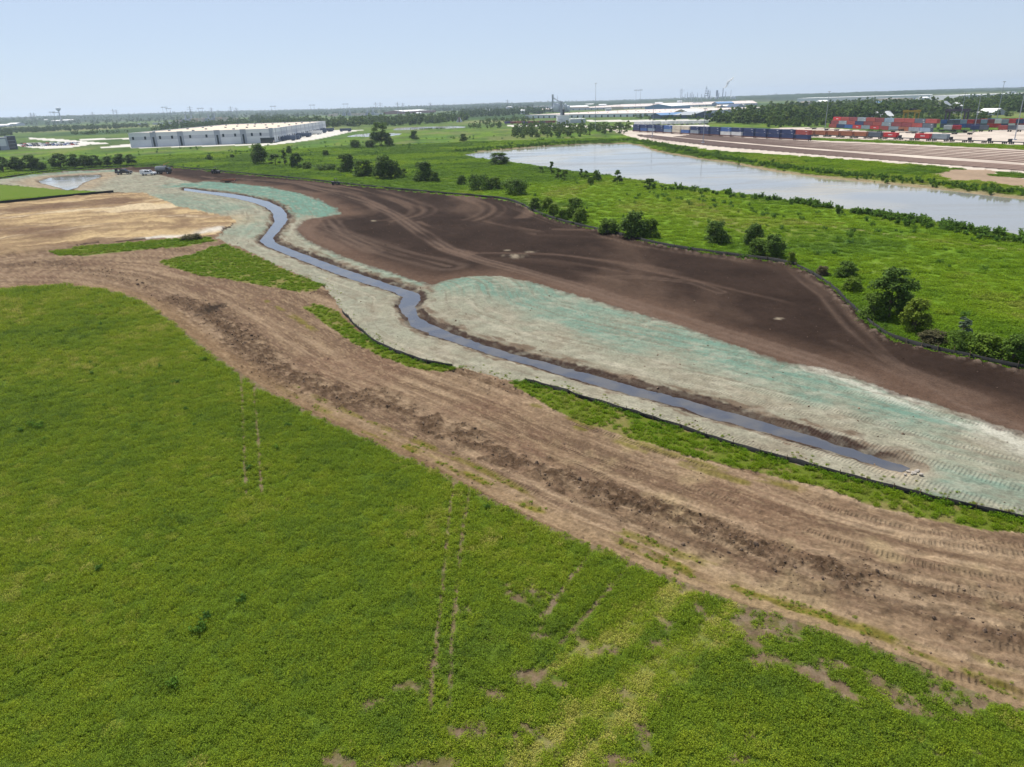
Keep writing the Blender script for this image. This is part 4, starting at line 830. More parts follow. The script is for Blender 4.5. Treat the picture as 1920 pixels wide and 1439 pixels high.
    k, nm, px, py, h, w, lf, lb, gr = a; plant(k, nm, px, py, h, w, lf, lb, gr, 'tree' if nm in ('tree', 'cottonwood_tree', 'sapling') else ('hedge' if nm == 'hedge' else 'shrub'))

# --- upright weeds growing as a hedge on the near shore (countless)
M_WOOD = leaf_mat('far_leaf', [(.055, .098, .026), (.075, .125, .028), (.100, .160, .030), (.14, .185, .04)], .34, .6, True, .5)
def far_tree(k, h, w, base, lobes, leaves, size, shape):
    me, ct = crown_mesh('far_tree', 300+k, h, w, base, lobes, leaves, size, shape); me.materials.append(M_WOOD); return bpy.data.objects.new(f'far_tree_{k}', me)
wood_set = proto_set('wood_trees', [far_tree(0, 11, 9, .6, 12, 330, .55, 'round'), far_tree(1, 13, 9, .8, 12, 330, .6, 'round'), far_tree(2, 9, 9, .3, 12, 300, .55, 'dome'), far_tree(3, 12, 6, .5, 10, 260, .5, 'cone'), far_tree(4, 14, 11, .8, 14, 380, .6, 'vase')])
brush_set = proto_set('shore_brush', [tuft(f'brush_{k}', M_WEED, 1.4, 1.0, 10, 12, .12, .2, .03) for k in range(3)])
def poly_points(poly, n):
    p = GP(poly); lo = p.min(0); hi = p.max(0); out = []
    while sum(map(len, out)) < n:
        q = RNG.uniform(lo, hi, (max(200, n*3), 2)); q = q[in_poly(q[:, 0], q[:, 1], p)]; out.append(q)
    return np.vstack(out)[:n]
def wood(name, specs, label, smin=.8, smax=1.25, tmin=0, tmax=1, picks=(0, 1, 2, 3, 4)):
    P = np.vstack([poly_points(p, n) for p, n in specs]); n = len(P); x, y = P[:, 0], P[:, 1]; s = RNG.uniform(smin, smax, n)
    scatter(name, np.c_[x, y, terrain_height(x, y)-.3], yaw(n, .03), s3(s, RNG.uniform(.85, 1.2, n)), np.clip(RNG.uniform(tmin, tmax, n), .02, .98), np.array(picks)[RNG.integers(0, len(picks), n)], wood_set, label, 'woodland')
wood('tree_belt', [([(-150,256),(0,252),(60,250),(180,244),(280,240),(278,236),(180,238),(60,243),(-150,248)], 900), ([(-60,262),(20,258),(24,253),(-60,255)], 60)], 'dense green tree belt across the left middle distance', .55, .85, .2, .8, (3, 3, 0, 1))
wood('far_woodland', [([(-200,245),(120,236),(260,232),(480,224),(480,212),(300,218),(0,231.5),(-200,238)], 2600), ([(480,224),(640,217),(760,213.5),(760,206),(480,212.5)], 1500), ([(760,213),(860,210),(1000,203),(1000,199.5),(760,206.5)], 1200), ([(860,222),(1000,216),(1040,212),(1000,207),(860,214)], 420), ([(470,231),(540,229),(540,222),(470,224)], 160)], 'far dark woodland along the left horizon', .8, 1.2, .0, .7)
wood('wood_behind_warehouse', [([(470,236),(560,236),(625,240),(740,237),(830,232),(880,227),(870,222),(760,226),(640,230),(540,230)], 620), ([(300,245),(400,240),(470,236),(470,232),(380,235),(300,240)], 170)], 'green wood behind the long white warehouse', .7, 1.15, .2, .95)
wood('wood_right', [([(1330,232),(1400,234),(1470,235),(1560,226),(1640,226),(1680,222),(1680,213),(1600,210),(1480,216),(1400,222)], 620), ([(1660,222),(1760,218),(1860,214),(1940,212),(2200,215),(2200,199),(1920,196),(1800,200),(1700,205),(1640,212)], 1300), ([(1440,213),(1560,206),(1700,200),(1700,197.5),(1440,208)], 420), ([(1790,199),(1920,194.5),(2200,190),(2200,184),(1920,188),(1790,194)], 900)], 'thick green wood behind the container yard', .7, 1.2, .15, 1)
wood('horizon_woods', [([(1000,199.5),(1290,190),(1500,183.5),(1500,180),(1290,186.5),(1000,196)], 1500), ([(1500,181.5),(1700,174.5),(1920,167.5),(2200,159),(2200,155.5),(1920,164.6),(1700,171.5),(1500,178.3)], 3200), ([(-200,238),(0,231),(480,215.5),(960,201),(960,198),(480,212.8),(0,228)], 2600)], 'blue-green woods on the distant horizon', 1.0, 1.6, 0, .5)
wood('scattered_far_trees', [([(1000,236),(1180,240),(1185,250),(1120,256),(960,260),(960,246)], 260), ([(1190,226),(1330,228),(1330,222),(1190,220)], 34), ([(900,234),(1000,228),(1000,222),(900,227)], 80), ([(880,236),(940,233),(940,240),(880,242)], 40), ([(1300,222),(1420,216),(1420,208),(1300,214)], 60), ([(1440,240),(1560,236),(1560,230),(1440,234)], 90), ([(135,256),(240,250),(240,246),(135,252)], 40), ([(280,247),(360,245),(360,241),(280,243)], 30), ([(1640,229),(1780,230),(1860,226),(1860,220),(1640,225)], 120), ([(1840,219),(1940,220),(1940,217),(1840,216)], 14)], 'small scattered trees and scrub in the middle distance', .25, .6, .3, 1)
def shore_brush():
    P = []
    for line, n, sd in (([(1495,381),(1555,391)], 60, 1.0), ([(1605,400),(1660,408),(1722,418)], 150, 1.2), ([(1730,420),(1830,438),(1940,458)], 90, 2.4), ([(1230,352),(1330,362),(1440,375)], 60, 2.5), ([(1200,265),(1250,275),(1330,293),(1440,310),(1560,326),(1700,340),(1920,364),(2100,384)], 800, 2.5), ([(870,284),(960,276),(1080,267),(1190,264)], 420, 4), ([(790,243),(840,241)], 60, 6)):
        l = resample(GP(line), 1.0); i = RNG.integers(0, len(l), n); P.append(l[i]+RNG.normal(0, sd, (n, 2)))
    P = np.vstack(P); k = ~in_poly(P[:, 0], P[:, 1], POND_B); P = P[k]; n = len(P); x, y = P.T
    scatter('shore_brush', np.c_[x, y, terrain_height(x, y)], yaw(n), s3(RNG.uniform(.5, 1.1, n), RNG.uniform(.8, 1.3, n)), RNG.uniform(.5, .98, n), RNG.integers(0, 3, n), brush_set, 'reeds and brush fringing the shore of the large pond', 'reeds')
shore_brush()
# ------------------------------------------------------------------ silt fences
M_FABRIC = mat('fence_fabric', (.012, .012, .012), .8, var=.4, scale=1.5); M_STAKE = mat('wood_stake', (.16, .11, .07), .9, var=.25, scale=3)
def zg(x, y): return float(terrain_height(np.array([x], float), np.array([y], float))[0])
STAKE = MB().box(-.025, .025, -.025, .025, -.2, .82).mesh('stake', M_STAKE)
def silt_fence(line, label, step, h=.62, post=2.5):
    l = resample(line, step); n = len(l); x, y = l[:, 0]+RNG.normal(0, .04, n), l[:, 1]+RNG.normal(0, .04, n); z = stand(x, y)
    o = empty('silt_fence', (x[0], y[0], 0), 0, label, 'fence', 'black silt fences round the earthworks'); ox, oy = x[0], y[0]
    sag = h*(1-.10*RNG.random(n)); t = np.gradient(l, axis=0); t /= np.linalg.norm(t, axis=1)[:, None]; nx, ny = -t[:, 1]*.02, t[:, 0]*.02; ln = RNG.normal(0, .05, n)
    rows = [np.c_[x-ox+nx, y-oy+ny, z-.08], np.c_[x-ox+nx+ln, y-oy+ny+ln, z+sag], np.c_[x-ox-nx+ln, y-oy-ny+ln, z+sag], np.c_[x-ox-nx, y-oy-ny, z-.08]]
    i = np.arange(n-1); F = np.vstack([np.stack([i+k*n, i+k*n+1, i+(k+1)*n+1, i+(k+1)*n], 1) for k in range(3)])
    link(bpy.data.objects.new('fabric', np_mesh('fabric', np.vstack(rows), F, M_FABRIC)), o)
    q = resample(line, post)
    for k in range(len(q)):
        st = part('post', STAKE, o, (q[k][0]-ox, q[k][1]-oy, zg(*q[k])), 0, (1, 1, h/.62*random.uniform(.9, 1.15))); st.rotation_euler = (random.uniform(-.06, .06), random.uniform(-.06, .06), 0)
silt_fence(chaikin(FENCE_NEAR, 1), 'black silt fence along the near grass strip by the creek', 1.0, .42)
silt_fence(GP([(642,586),(660,606),(700,641),(740,661),(800,681),(850,690)]), 'black silt fence on the curved grass strip left of the dirt crossing', 1.2, .5, 3)
silt_fence(chaikin(GP([(300,311.5),(400,321),(560,336),(700,352),(900,370),(945,373.5),(976,383.5),(1000,398),(1050,416),(1100,428.5),(1150,438.5),(1220,456.5),(1280,468.5),(1350,478.5),(1400,485.5),(1450,490.5),(1491,500)]), 1), 'long black silt fence on the far edge of the dark soil', 2.0, .75, 6)
silt_fence(chaikin(GP([(1494,502),(1533,521),(1563,543),(1584,564),(1614,593),(1645,622),(1684,642),(1742,657),(1803,669),(1862,682),(1922,694),(2100,725)]), 1), 'black silt fence curving round the right bend of the dark soil', 1.2, .65, 3)
silt_fence(GP([(-150,394),(0,381.5),(80,373.5),(150,366.5),(213,361)]), 'black silt fence under the grass patch by the small pond', 2, .8, 6)
silt_fence(GP([(-100,346),(0,335.5),(60,326.5),(110,320.5),(220,313.5),(298,311)]), 'black silt fence behind the small pond and trucks', 2, .8, 6)

# ------------------------------------------------------------------ buildings
M_WHITE = mat('white_wall', (.62, .64, .66), .7, var=.06, scale=.15); M_CREAM = mat('cream_roof', (.56, .46, .35), .9, var=.06, scale=.03); M_GREYP = mat('grey_panel', (.30, .33, .38), .7, var=.08); M_BAND = mat('pale_grey_band', (.47, .49, .53), .7, var=.05)
M_GLASS = mat('dark_glass', (.02, .03, .05), .1, var=.1, spec=.6); M_DOCK = mat('dock_door', (.04, .045, .055), .6, var=.2); M_WROOF = mat('white_roof', (.72, .71, .69), .7, var=.05, scale=.1); M_BEIGE = mat('beige_wall', (.50, .42, .33), .8, var=.1, scale=.2)
M_PINK = mat('pale_pink_roof', (.58, .49, .44), .9, var=.06, scale=.05); M_BLUE = mat('blue_metal', (.14, .25, .42), .5, var=.1); M_STEEL = mat('galvanised_steel', (.42, .45, .49), .5, .3, var=.12, scale=.3); M_DARK = mat('dark_metal', (.035, .035, .042), .6, var=.2)
M_BRICK = mat('red_brown_wall', (.22, .10, .075), .8, var=.15); M_NAVYG = mat('navy_cladding', (.05, .075, .13), .4, var=.15); M_GREYR = mat('grey_roof', (.30, .32, .34), .8, var=.1)
def site_frame(A, B):
    a = G(*A); b = G(*B); v = b-a; return a, math.atan2(v[1], v[0]), float(np.linalg.norm(v))
def building(name, label, A, B, depth, h, wall, roof, kind='flat', group=None, doors=0, windows=0, door_mat=None, cat='building', rise=None, band=None):
    """A, B: photo pixels of the foot of the near wall; depth runs away from the camera"""
    a, rz, L = site_frame(A, B); o = empty(name, (a[0], a[1], zg(*a)), rz, label, cat, group); M_ = MB()
    MB().box(0, L, 0, depth, -.6, h).build('wall', wall, o)
    if kind == 'flat':
        r = MB().box(-.15, L+.15, -.15, depth+.15, h, h+.35); 
        for q in range(max(2, int(L/22))):
            cx_ = L*(q+.5)/max(2, int(L/22)); 
            for w_ in (.25, .6): r.box(cx_-1, cx_+1, depth*w_-1, depth*w_+1, h+.35, h+1.3)
        r.build('roof', roof, o)
    else:
        rs = rise if rise else depth*.16
        if kind == 'gable':   # ridge along the front
            M_.prism([(-.4, h-.1), (depth*.5, h+rs), (depth+.4, h-.1), (depth*.5, h+rs-.35)], -.4, L+.4, 'x'); g_ = MB().prism([(0, h), (depth, h), (depth*.5, h+rs-.3)], 0, .3, 'x').prism([(0, h), (depth, h), (depth*.5, h+rs-.3)], L-.3, L, 'x')
        else:                 # 'end': gable end faces the camera
            M_.prism([(-.4, h-.1), (L*.5, h+rs), (L+.4, h-.1), (L*.5, h+rs-.35)], -.4, depth+.4, 'y'); g_ = MB().prism([(0, h), (L, h), (L*.5, h+rs-.3)], 0, .3, 'y')
        M_.build('roof', roof, o); g_.build('gable', wall, o)
    if band: MB().box(-.06, L+.06, -.06, depth+.06, h*band[0], h*band[1]).build('band', M_BAND, o)
    if doors:
        dm = MB().box(-1.6, 1.6, -.12, .1, 0, min(3.6, h*.7)).mesh('door', door_mat or M_DOCK)
        for k in range(doors): part('door', dm, o, (L*(k+.5)/doors, 0, 0))
    if windows:
        wm = MB().box(-1.1, 1.1, -.10, .1, h*.55, h*.8).mesh('window', M_GLASS)
        for k in range(windows): part('window', wm, o, (L*(k+.5)/windows+L*.2/windows, 0, 0))
    return o
def big_warehouse():
    FR = G(512, 268); BR = G(612, 245.5); v = BR-FR; D = np.linalg.norm(v); e2 = v/D; e1 = np.array([e2[1], -e2[0]]); L = 128.0; FL = FR-e1*L; H = 11.8
    o = empty('warehouse', (FL[0], FL[1], zg(*FL)), math.atan2(e1[1], e1[0]), 'huge long white warehouse with cream roof and loading docks', 'warehouse')
    MB().box(0, L, 0, D, -.8, H).build('wall', M_WHITE, o)
    MB().box(1.2, L-1.2, 1.2, D-1.2, H, H+.25).build('roof', M_CREAM, o)
    p = MB().box(-.2, L+.2, -.2, .9, H, H+.8).box(-.2, .9, .9, D-.9, H, H+.8).box(L-.9, L+.2, .9, D-.9, H, H+.8).box(-.2, L+.2, D-.9, D+.2, H, H+.8); p.build('parapet', M_WHITE, o)
    MB().box(-.05, L+.05, -.05, D+.05, H*.52, H*.76).build('band', M_BAND, o)
    px0, px1 = 250.0, 512.0
    def u(px): return (px-px0)/(px1-px0)*L
    tw = MB().box(-.8, .8, -.42, -.2, .2, H*.72).mesh('window', M_GLASS); sw = MB().box(-.9, .9, -.14, .1, H*.56, H*.78).mesh('window', M_GLASS); pn = MB().box(-2.6, 2.6, -.3, .1, 0, H+1.0).mesh('entrance_panel', M_GREYP); fr = MB().box(-1.0, 1.0, -.30, -.24, .1, H*.74).mesh('frame', M_DARK)
    for q in (294, 343.5, 411, 459): e_ = part('entrance_panel', pn, o, (u(q), 0, 0)); part('window', tw, e_, (0, 0, 0))
    for q in (257, 279, 306, 328, 361, 391, 422, 444, 475, 491): part('window', sw, o, (u(q), 0, 0))
    MB().box(L-11, L+.25, -.35, .1, 0, 4.6).box(L-.1, L+.35, -.35, 7, 0, 4.6).build('glass_entrance', M_GLASS, o); MB().box(L-2.2, L+.4, -.4, 5, 4.6, H+1.2).build('corner_panel', M_GREYP, o)
    sm = MB().box(-.05, .25, -.25, .25, 0, H+.9).mesh('seam', M_GREYP)
    for k in range(12): part('seam', sm, o, (L, D*(.05+.078*k), 0))
    dm = MB().box(-.05, .3, -1.6, 1.6, 1.0, 4.4).mesh('dock_door', M_DOCK)
    for k in range(34):
        if k % 3 != 1: part('dock_door', dm, o, (L, D*(.08+.0265*k), 0))
    vm = MB().box(-1, 1, -1, 1, 0, 1.1).mesh('roof_vent', M_GREYR)
    for k in range(26): part('roof_vent', vm, o, (L*(.12+.26*(k % 4))+random.uniform(-4, 4), D*(.04+.037*k), H+.25))
    tb = MB().box(0, 14.5, -1.3, 1.3, 1.1, 4.1).box(.5, 2.5, -1.1, 1.1, .3, 1.1).box(10, 13.5, -1.1, 1.1, .3, 1.1)
    for mt, nm in ((M_NAVYG, 'dark'), (M_WROOF, 'white')): MATS['trailer_'+nm] = mt
    meshes = {k: tb.mesh('semi_trailer', MATS['trailer_'+k]) for k in ('dark', 'white')}
    for i, (t, kd) in enumerate([(.10, 'dark'), (.16, 'dark'), (.185, 'dark'), (.34, 'dark'), (.37, 'dark'), (.56, 'white'), (.60, 'white'), (.70, 'dark'), (.86, 'dark'), (.90, 'dark')]):
        p_ = FL+e1*(L+.6)+e2*D*t; tr = empty('semi_trailer', (p_[0], p_[1], 0), math.atan2(e1[1], e1[0]), f'{kd} semi trailer backed to the warehouse docks, {ORD[i]} from the near end' if i else f'{kd} semi trailer backed to the warehouse docks, nearest one', 'trailer', 'trailers at the warehouse docks'); part('box_body', meshes[kd], tr); part('wheel_set', WHEELS, tr, (11.7, 0, 0)); part('landing_gear', LANDING, tr, (3, 0, 0))
    for px, py, lb in ((648, 247.5, 'dark blue semi trailer parked across the concrete apron'), (611, 247.5, 'dark blue semi trailer parked near the far warehouse corner')):
        q = G(px, py); tr = empty('semi_trailer', (q[0]-7, q[1], 0), math.radians(4), lb, 'trailer', 'trailers on the concrete apron'); part('box_body', meshes['dark'], tr); part('wheel_set', WHEELS, tr, (11.7, 0, 0)); part('landing_gear', LANDING, tr, (3, 0, 0))
M_TYRE = mat('tyre', (.018, .018, .018), .9)
def wheel_pairs(xs, y, r=.5, w=.3):
    b = MB()
    for x in xs:
        for s in (-1, 1): b.tube((x, s*(y-w), r), (x, s*y, r), r, r, 10)
    return b
WHEELS = wheel_pairs((-.65, .65), 1.25).mesh('wheel_set', M_TYRE); LANDING = MB().box(-.1, .1, -.9, -.7, 0, 1.1).box(-.1, .1, .7, .9, 0, 1.1).mesh('landing_gear', M_DARK)
big_warehouse()
def office():
    A, rz, L = site_frame((-14, 283), (33, 280)); L = 27.0; B_ = G(33, 280); e = np.array([math.cos(rz), math.sin(rz)]); A = B_-e*L
    o = empty('office_building', (A[0], A[1], 0), rz, 'blue-grey office building cut by the left picture edge', 'building'); H = 12.0
    MB().box(0, L, 0, 18, -.5, H-1).build('wall', M_GREYP, o); MB().box(-.2, L+.2, -.2, 18.2, H-1, H-.5).build('roof', M_GREYR, o); MB().box(L-7, L+.2, -.25, .2, 0, H).build('glass_front', M_GLASS, o); MB().box(L-15, L-9, -.3, .2, 3.5, H-2).build('white_panel', M_WHITE, o)
    MB().box(L-16, L-15.2, -.35, .2, 0, H+.3).build('blue_pier', M_NAVYG, o); MB().box(L-.6, L+.4, -.5, 18, 0, H+.4).build('blue_pier', M_NAVYG, o); MB().box(-.1, L-16.6, -.2, .2, 1, H-2).build('white_panel', M_BAND, o)
    for k in range(3): MB().box(L-6.6, L-.8, -.34, -.26, 2+3*k, 2.3+3*k).build('mullion', M_GREYP, o)
office()
GB = 'industrial sheds in the far middle'
FCNT = ['first', 'second', 'third', 'fourth', 'fifth', 'sixth', 'seventh', 'eighth', 'ninth', 'tenth', 'eleventh', 'twelfth', 'thirteenth', 'fourteenth', 'fifteenth', 'sixteenth', 'seventeenth', 'eighteenth', 'nineteenth', 'twentieth']; FCNT += ['twenty-'+w for w in FCNT[:9]]+['thirtieth']
building('warehouse', 'very long low warehouse with pale pink roof right of the mill', (985,222), (1259,218.5), 380, 5.5, M_WHITE, M_PINK, doors=24, cat='warehouse')
building('warehouse', 'vast pale roofed warehouse behind the grain elevator', (1058,207.5), (1420,197.5), 1300, 6, M_BAND, M_PINK, doors=30, cat='warehouse')
building('shed', 'low pale shed left of the grain elevator', (995,205), (1036,204), 60, 9, M_BAND, M_PINK, group=GB, cat='shed')
building('shed', 'white domed-roof shed right of the grain elevator', (1060,207.5), (1105,206), 60, 10, M_BEIGE, M_WROOF, 'gable', GB, 4, cat='shed', rise=4)
building('shed', 'white flat shed at the foot of the white mill block', (1069,231), (1098,230), 22, 5, M_BAND, M_WROOF, group=GB, cat='shed')
building('shed', 'blue roofed long shed behind the parked white trailers', (1238,223), (1285,221), 26, 5, M_NAVYG, M_BLUE, 'gable', GB, cat='shed', rise=3)
building('shed', 'cream gabled shed with orange edge in the far middle', (1290,219), (1320,217.5), 30, 7, M_BEIGE, M_WROOF, 'gable', GB, 2, cat='shed', rise=4)
building('shed', 'wide grey gabled shed in front of the cream one', (1297,222.5), (1340,220), 34, 5, M_NAVYG, M_GREYR, 'end', GB, 3, cat='shed', rise=4)
building('shed', 'white roofed shed with blue wall in the far middle', (1258,206.5), (1294,204), 70, 9, M_BLUE, M_WROOF, 'gable', GB, cat='shed', rise=6)
building('shed', 'small bright white roofed shed below the refinery', (1357,205.5), (1373,205), 30, 7, M_NAVYG, M_WROOF, 'gable', GB, cat='shed', rise=3)
building('shed', 'dark gabled barn right of the small white shed', (1381,206), (1397,205), 26, 6, M_GREYP, M_NAVYG, 'end', GB, cat='barn', rise=6)
building('shed', 'blue sheds under the refinery skyline', (1345,200), (1376,199), 50, 8, M_NAVYG, M_BLUE, 'gable', GB, cat='shed', rise=5)
building('shed', 'pair of low cream sheds left of the cream gabled shed', (1262,219), (1290,217.5), 18, 4.5, M_BEIGE, M_BAND, group=GB, cat='shed', windows=5)
building('warehouse', 'long white warehouse on the right below the hills', (1494,193), (1745,186.5), 260, 13, M_WHITE, M_WROOF, doors=40, cat='warehouse')
building('warehouse', 'white warehouse roof at the right edge below the hills', (1806,188), (1990,182.5), 200, 12, M_BAND, M_WROOF, doors=20, cat='warehouse')
building('shed', 'pinkish flat shed below the long white warehouse', (1670,192.5), (1711,191), 60, 9, M_BEIGE, M_PINK, group='sheds in the right wood', cat='shed')
building('shed', 'blue roofed shed peeking out of the right wood', (1648,201), (1664,200.5), 30, 7, M_GREYP, M_BLUE, 'gable', 'sheds in the right wood', cat='shed', rise=4)
building('house', 'white slanted roof building in front of the right wood', (1649,224), (1675,222.8), 12, 3, M_WHITE, M_WROOF, 'gable', 'sheds in the right wood', 0, 4, cat='building', rise=5)
building('barn', 'grey blue gabled barn at the right before a lawn', (1862,216.5), (1886,215.5), 22, 3, M_GREYP, M_WROOF, 'end', 'sheds in the right wood', 1, cat='barn', rise=4)
building('house', 'narrow house with grey slanted roof among right trees', (1775,214), (1783,213.6), 18, 9, M_BEIGE, M_GREYR, 'gable', 'sheds in the right wood', cat='house', rise=6)
building('house', 'second narrow pale house among the right trees', (1797,213), (1804,212.7), 16, 8, M_WHITE, M_WROOF, 'gable', 'sheds in the right wood', cat='house', rise=5)
building('shed', 'leftmost white farm shed above the tree belt', (-6,239.5), (16,238.8), 40, 5, M_BAND, M_WROOF, 'gable', 'farm sheds at the left', cat='shed', rise=4)
building('shed', 'second white farm shed above the tree belt', (13,238), (31,237.5), 40, 7, M_BAND, M_WROOF, 'gable', 'farm sheds at the left', cat='shed', rise=4)
building('shed', 'small bright white shed under the water tower', (89,232.5), (94,232.3), 20, 8, M_WHITE, M_WROOF, 'end', 'farm sheds at the left', cat='shed', rise=4)
building('shed', 'cream long shed right of the water tower', (97,233), (113,232.5), 30, 8, M_BEIGE, M_WROOF, 'gable', 'farm sheds at the left', cat='shed', rise=3)
building('shed', 'pale long shed farther right of the water tower', (120,232), (145,230.5), 30, 8, M_BAND, M_WROOF, 'gable', 'farm sheds at the left', cat='shed', rise=3)
building('shed', 'long red-brown shed with white roof on the middle horizon', (758,214), (806,211.5), 90, 9, M_BRICK, M_WROOF, 'gable', 'sheds on the middle horizon', cat='shed', rise=5)
building('shed', 'white block with red end beside the red-brown shed', (806,212), (817,211.4), 50, 10, M_BRICK, M_WROOF, group='sheds on the middle horizon', cat='shed')
building('shed', 'small white shed in front of the red-brown one', (781,215.5), (790,215.2), 20, 5, M_BAND, M_WROOF, 'gable', 'sheds on the middle horizon', cat='shed', rise=2)
building('shed', 'low shed behind the second row of stacks', (700,210.5), (724,210), 40, 6, M_BAND, M_WROOF, group='sheds on the middle horizon', cat='shed')
fs = random.Random(8); FS = sorted(fs.uniform(885, 1900) for _ in range(30))
for i, px in enumerate(FS):
    yh = 224-.03125*px; py = yh+fs.uniform(9, 22); w = fs.uniform(8, 22); building('far_shed', f'small pale shed on the far right plain, {FCNT[i]} from the left', (px, py), (px+w, py-w*.03), fs.uniform(25, 70), fs.uniform(5, 9), (M_WHITE, M_BAND, M_BEIGE)[i % 3], (M_WROOF, M_WROOF, M_PINK)[i % 3], ('flat', 'gable')[i % 2], 'small pale sheds on the far plain', cat='shed', rise=3)
def power_station(name, label, base, stacks, blocks):
    a = G(*base); o = empty(name, (a[0], a[1], zg(*a)), 0, label, 'power station'); k = ppm(*a)
    sk = MB().tube((0, 0, 0), (0, 0, 24), 2.2, 1.9, 10).tube((0, 0, 24), (0, 0, 26), 2.8, 2.8, 10).mesh('stack', M_STEEL); bs = MB().box(-6, 6, -7, 7, 0, 10).box(-4, 4, -9, 9, 10, 13).mesh('boiler_block', M_GREYP)
    for q in stacks: x = (q-base[0])/k; s_ = part('stack', sk, o, (x, 6, 0)); part('boiler_block', bs, o, (x, -2, 0))
    for i, (q, w, h, m_) in enumerate(blocks): x = (q-base[0])/k; MB().box(x-w/2, x+w/2, -22-3*(i % 3), -4, 0, h).box(x-w/2-.4, x+w/2+.4, -22.4-3*(i % 3), -3.6, h, h+.6).build('turbine_house', m_, o)
power_station('power_station', 'power station with two pairs of tall stacks behind the warehouse', (376, 231), (352, 361.5, 389, 399), [(344, 14, 10, M_PINK), (358, 18, 9, M_GREYP), (371, 12, 13, M_BEIGE), (382, 12, 13, M_PINK), (395, 20, 9, M_GREYP), (410, 12, 14, M_BEIGE), (420, 12, 12, M_PINK), (438, 10, 10, M_BEIGE), (330, 16, 5, M_BAND), (310, 24, 4, M_BAND), (285, 24, 3.5, M_GREYP)])
power_station('power_station', 'second smaller power station with four stacks left of the tall cottonwood', (676, 217), (648, 657.5, 688, 698), [(626, 16, 7, M_PINK), (635, 12, 10, M_PINK), (668, 24, 8, M_BEIGE), (680, 22, 8, M_PINK), (708, 30, 6, M_BAND)])
def water_tower():
    a = G(116, 233); k = ppm(*a); H = 28+(220.4-208)/F_PX*math.hypot(*a); o = empty('water_tower', (a[0], a[1], zg(*a)), 0, 'pale water tower with a bulb on a slim stem at the left horizon', 'water tower'); r = 3.6/k
    MB().lathe([(r*.5, -1), (r*.24, 4), (r*.2, H-r*1.6), (r*.35, H-r*1.35)], 14).build('stem', M_BAND, o, True); MB().lathe([(r*.35, H-r*1.35), (r*.85, H-r*.95), (r, H-r*.55), (r*.85, H-r*.18), (r*.4, H-.02*r), (.3, H)], 18).build('bulb', M_WHITE, o, True)
water_tower()
def pylon_mesh(H, two):
    b = MB(); w = H*.07
    if two:
        for s in (-1, 1): b.tube((s*w*2, 0, 0), (s*w*2, 0, H), .45, .3, 5)
        b.box(-w*3.6, w*3.6, -.35, .35, H*.93, H*.96)
        for s in (-1, 0, 1): b.tube((s*w*3.2, 0, H*.86), (s*w*3.2, 0, H*.94), .2, .2, 4)
    else:
        for sx in (-1, 1):
            for sy in (-1, 1): b.tube((sx*w, sy*w, 0), (sx*w*.2, sy*w*.2, H), .3, .18, 4)
        for z in (.8, .9): b.box(-w*2.6, w*2.6, -.25, .25, H*z, H*z+.5)
        for k in range(6):
            t = k/6; q = w*(1-.8*t); b.tube((-q, -q, H*t), (q, -q, H*(t+.16)), .14, .14, 3); b.tube((q, -q, H*t), (-q, -q, H*(t+.16)), .14, .14, 3)
    return b
CNT = ['first', 'second', 'third', 'fourth', 'fifth', 'sixth', 'seventh', 'eighth', 'ninth', 'tenth', 'eleventh', 'twelfth', 'thirteenth', 'fourteenth', 'fifteenth', 'sixteenth', 'seventeenth', 'eighteenth', 'nineteenth', 'twentieth']; CNT += ['twenty-'+w for w in CNT[:9]]+['thirtieth']; CNT += ['thirty-'+w for w in CNT[:9]]+['fortieth']
M_PYL = mat('pylon_steel', (.20, .22, .25), .6, .2)
PYL = {}
for i, (px, top, two) in enumerate([(64,213.5,0),(70,214,0),(104,211.5,1),(110,212.5,1),(178,212,0),(217,207,0),(223,208,0),(313,202,1),(320,204.5,1),(361,201,0),(380,203.5,1),(400,203.5,0),(436,201,0),(446,203,0),(515,199.5,1),(588,197,1),(650,195,1),(706,192.5,0),(715,193.5,0),(747,192.5,0),(757,194,0),(808,193,0),(952,187.5,0),(1196,169,1),(1277,168.5,0)]):
    d = 2300+((i*37) % 9)*90; a = math.atan((px-960)/F_PX*.93); yh = 224.0-.03125*px; b_ = yh+CAM_H*F_PX/d*1.12; p = G(px, b_); d = math.hypot(*p); H = CAM_H+(yh-top)*d/F_PX*.9
    o = empty('power_pylon', (p[0], p[1], zg(*p)), random.uniform(-.2, .2), None, 'pylon', 'pylons on the horizon')
    o['label'] = f"{'two-legged' if two else 'lattice'} power pylon on the horizon, {CNT[i]} from the left"
    pylon_mesh(H, two).build('mast', M_PYL, o)
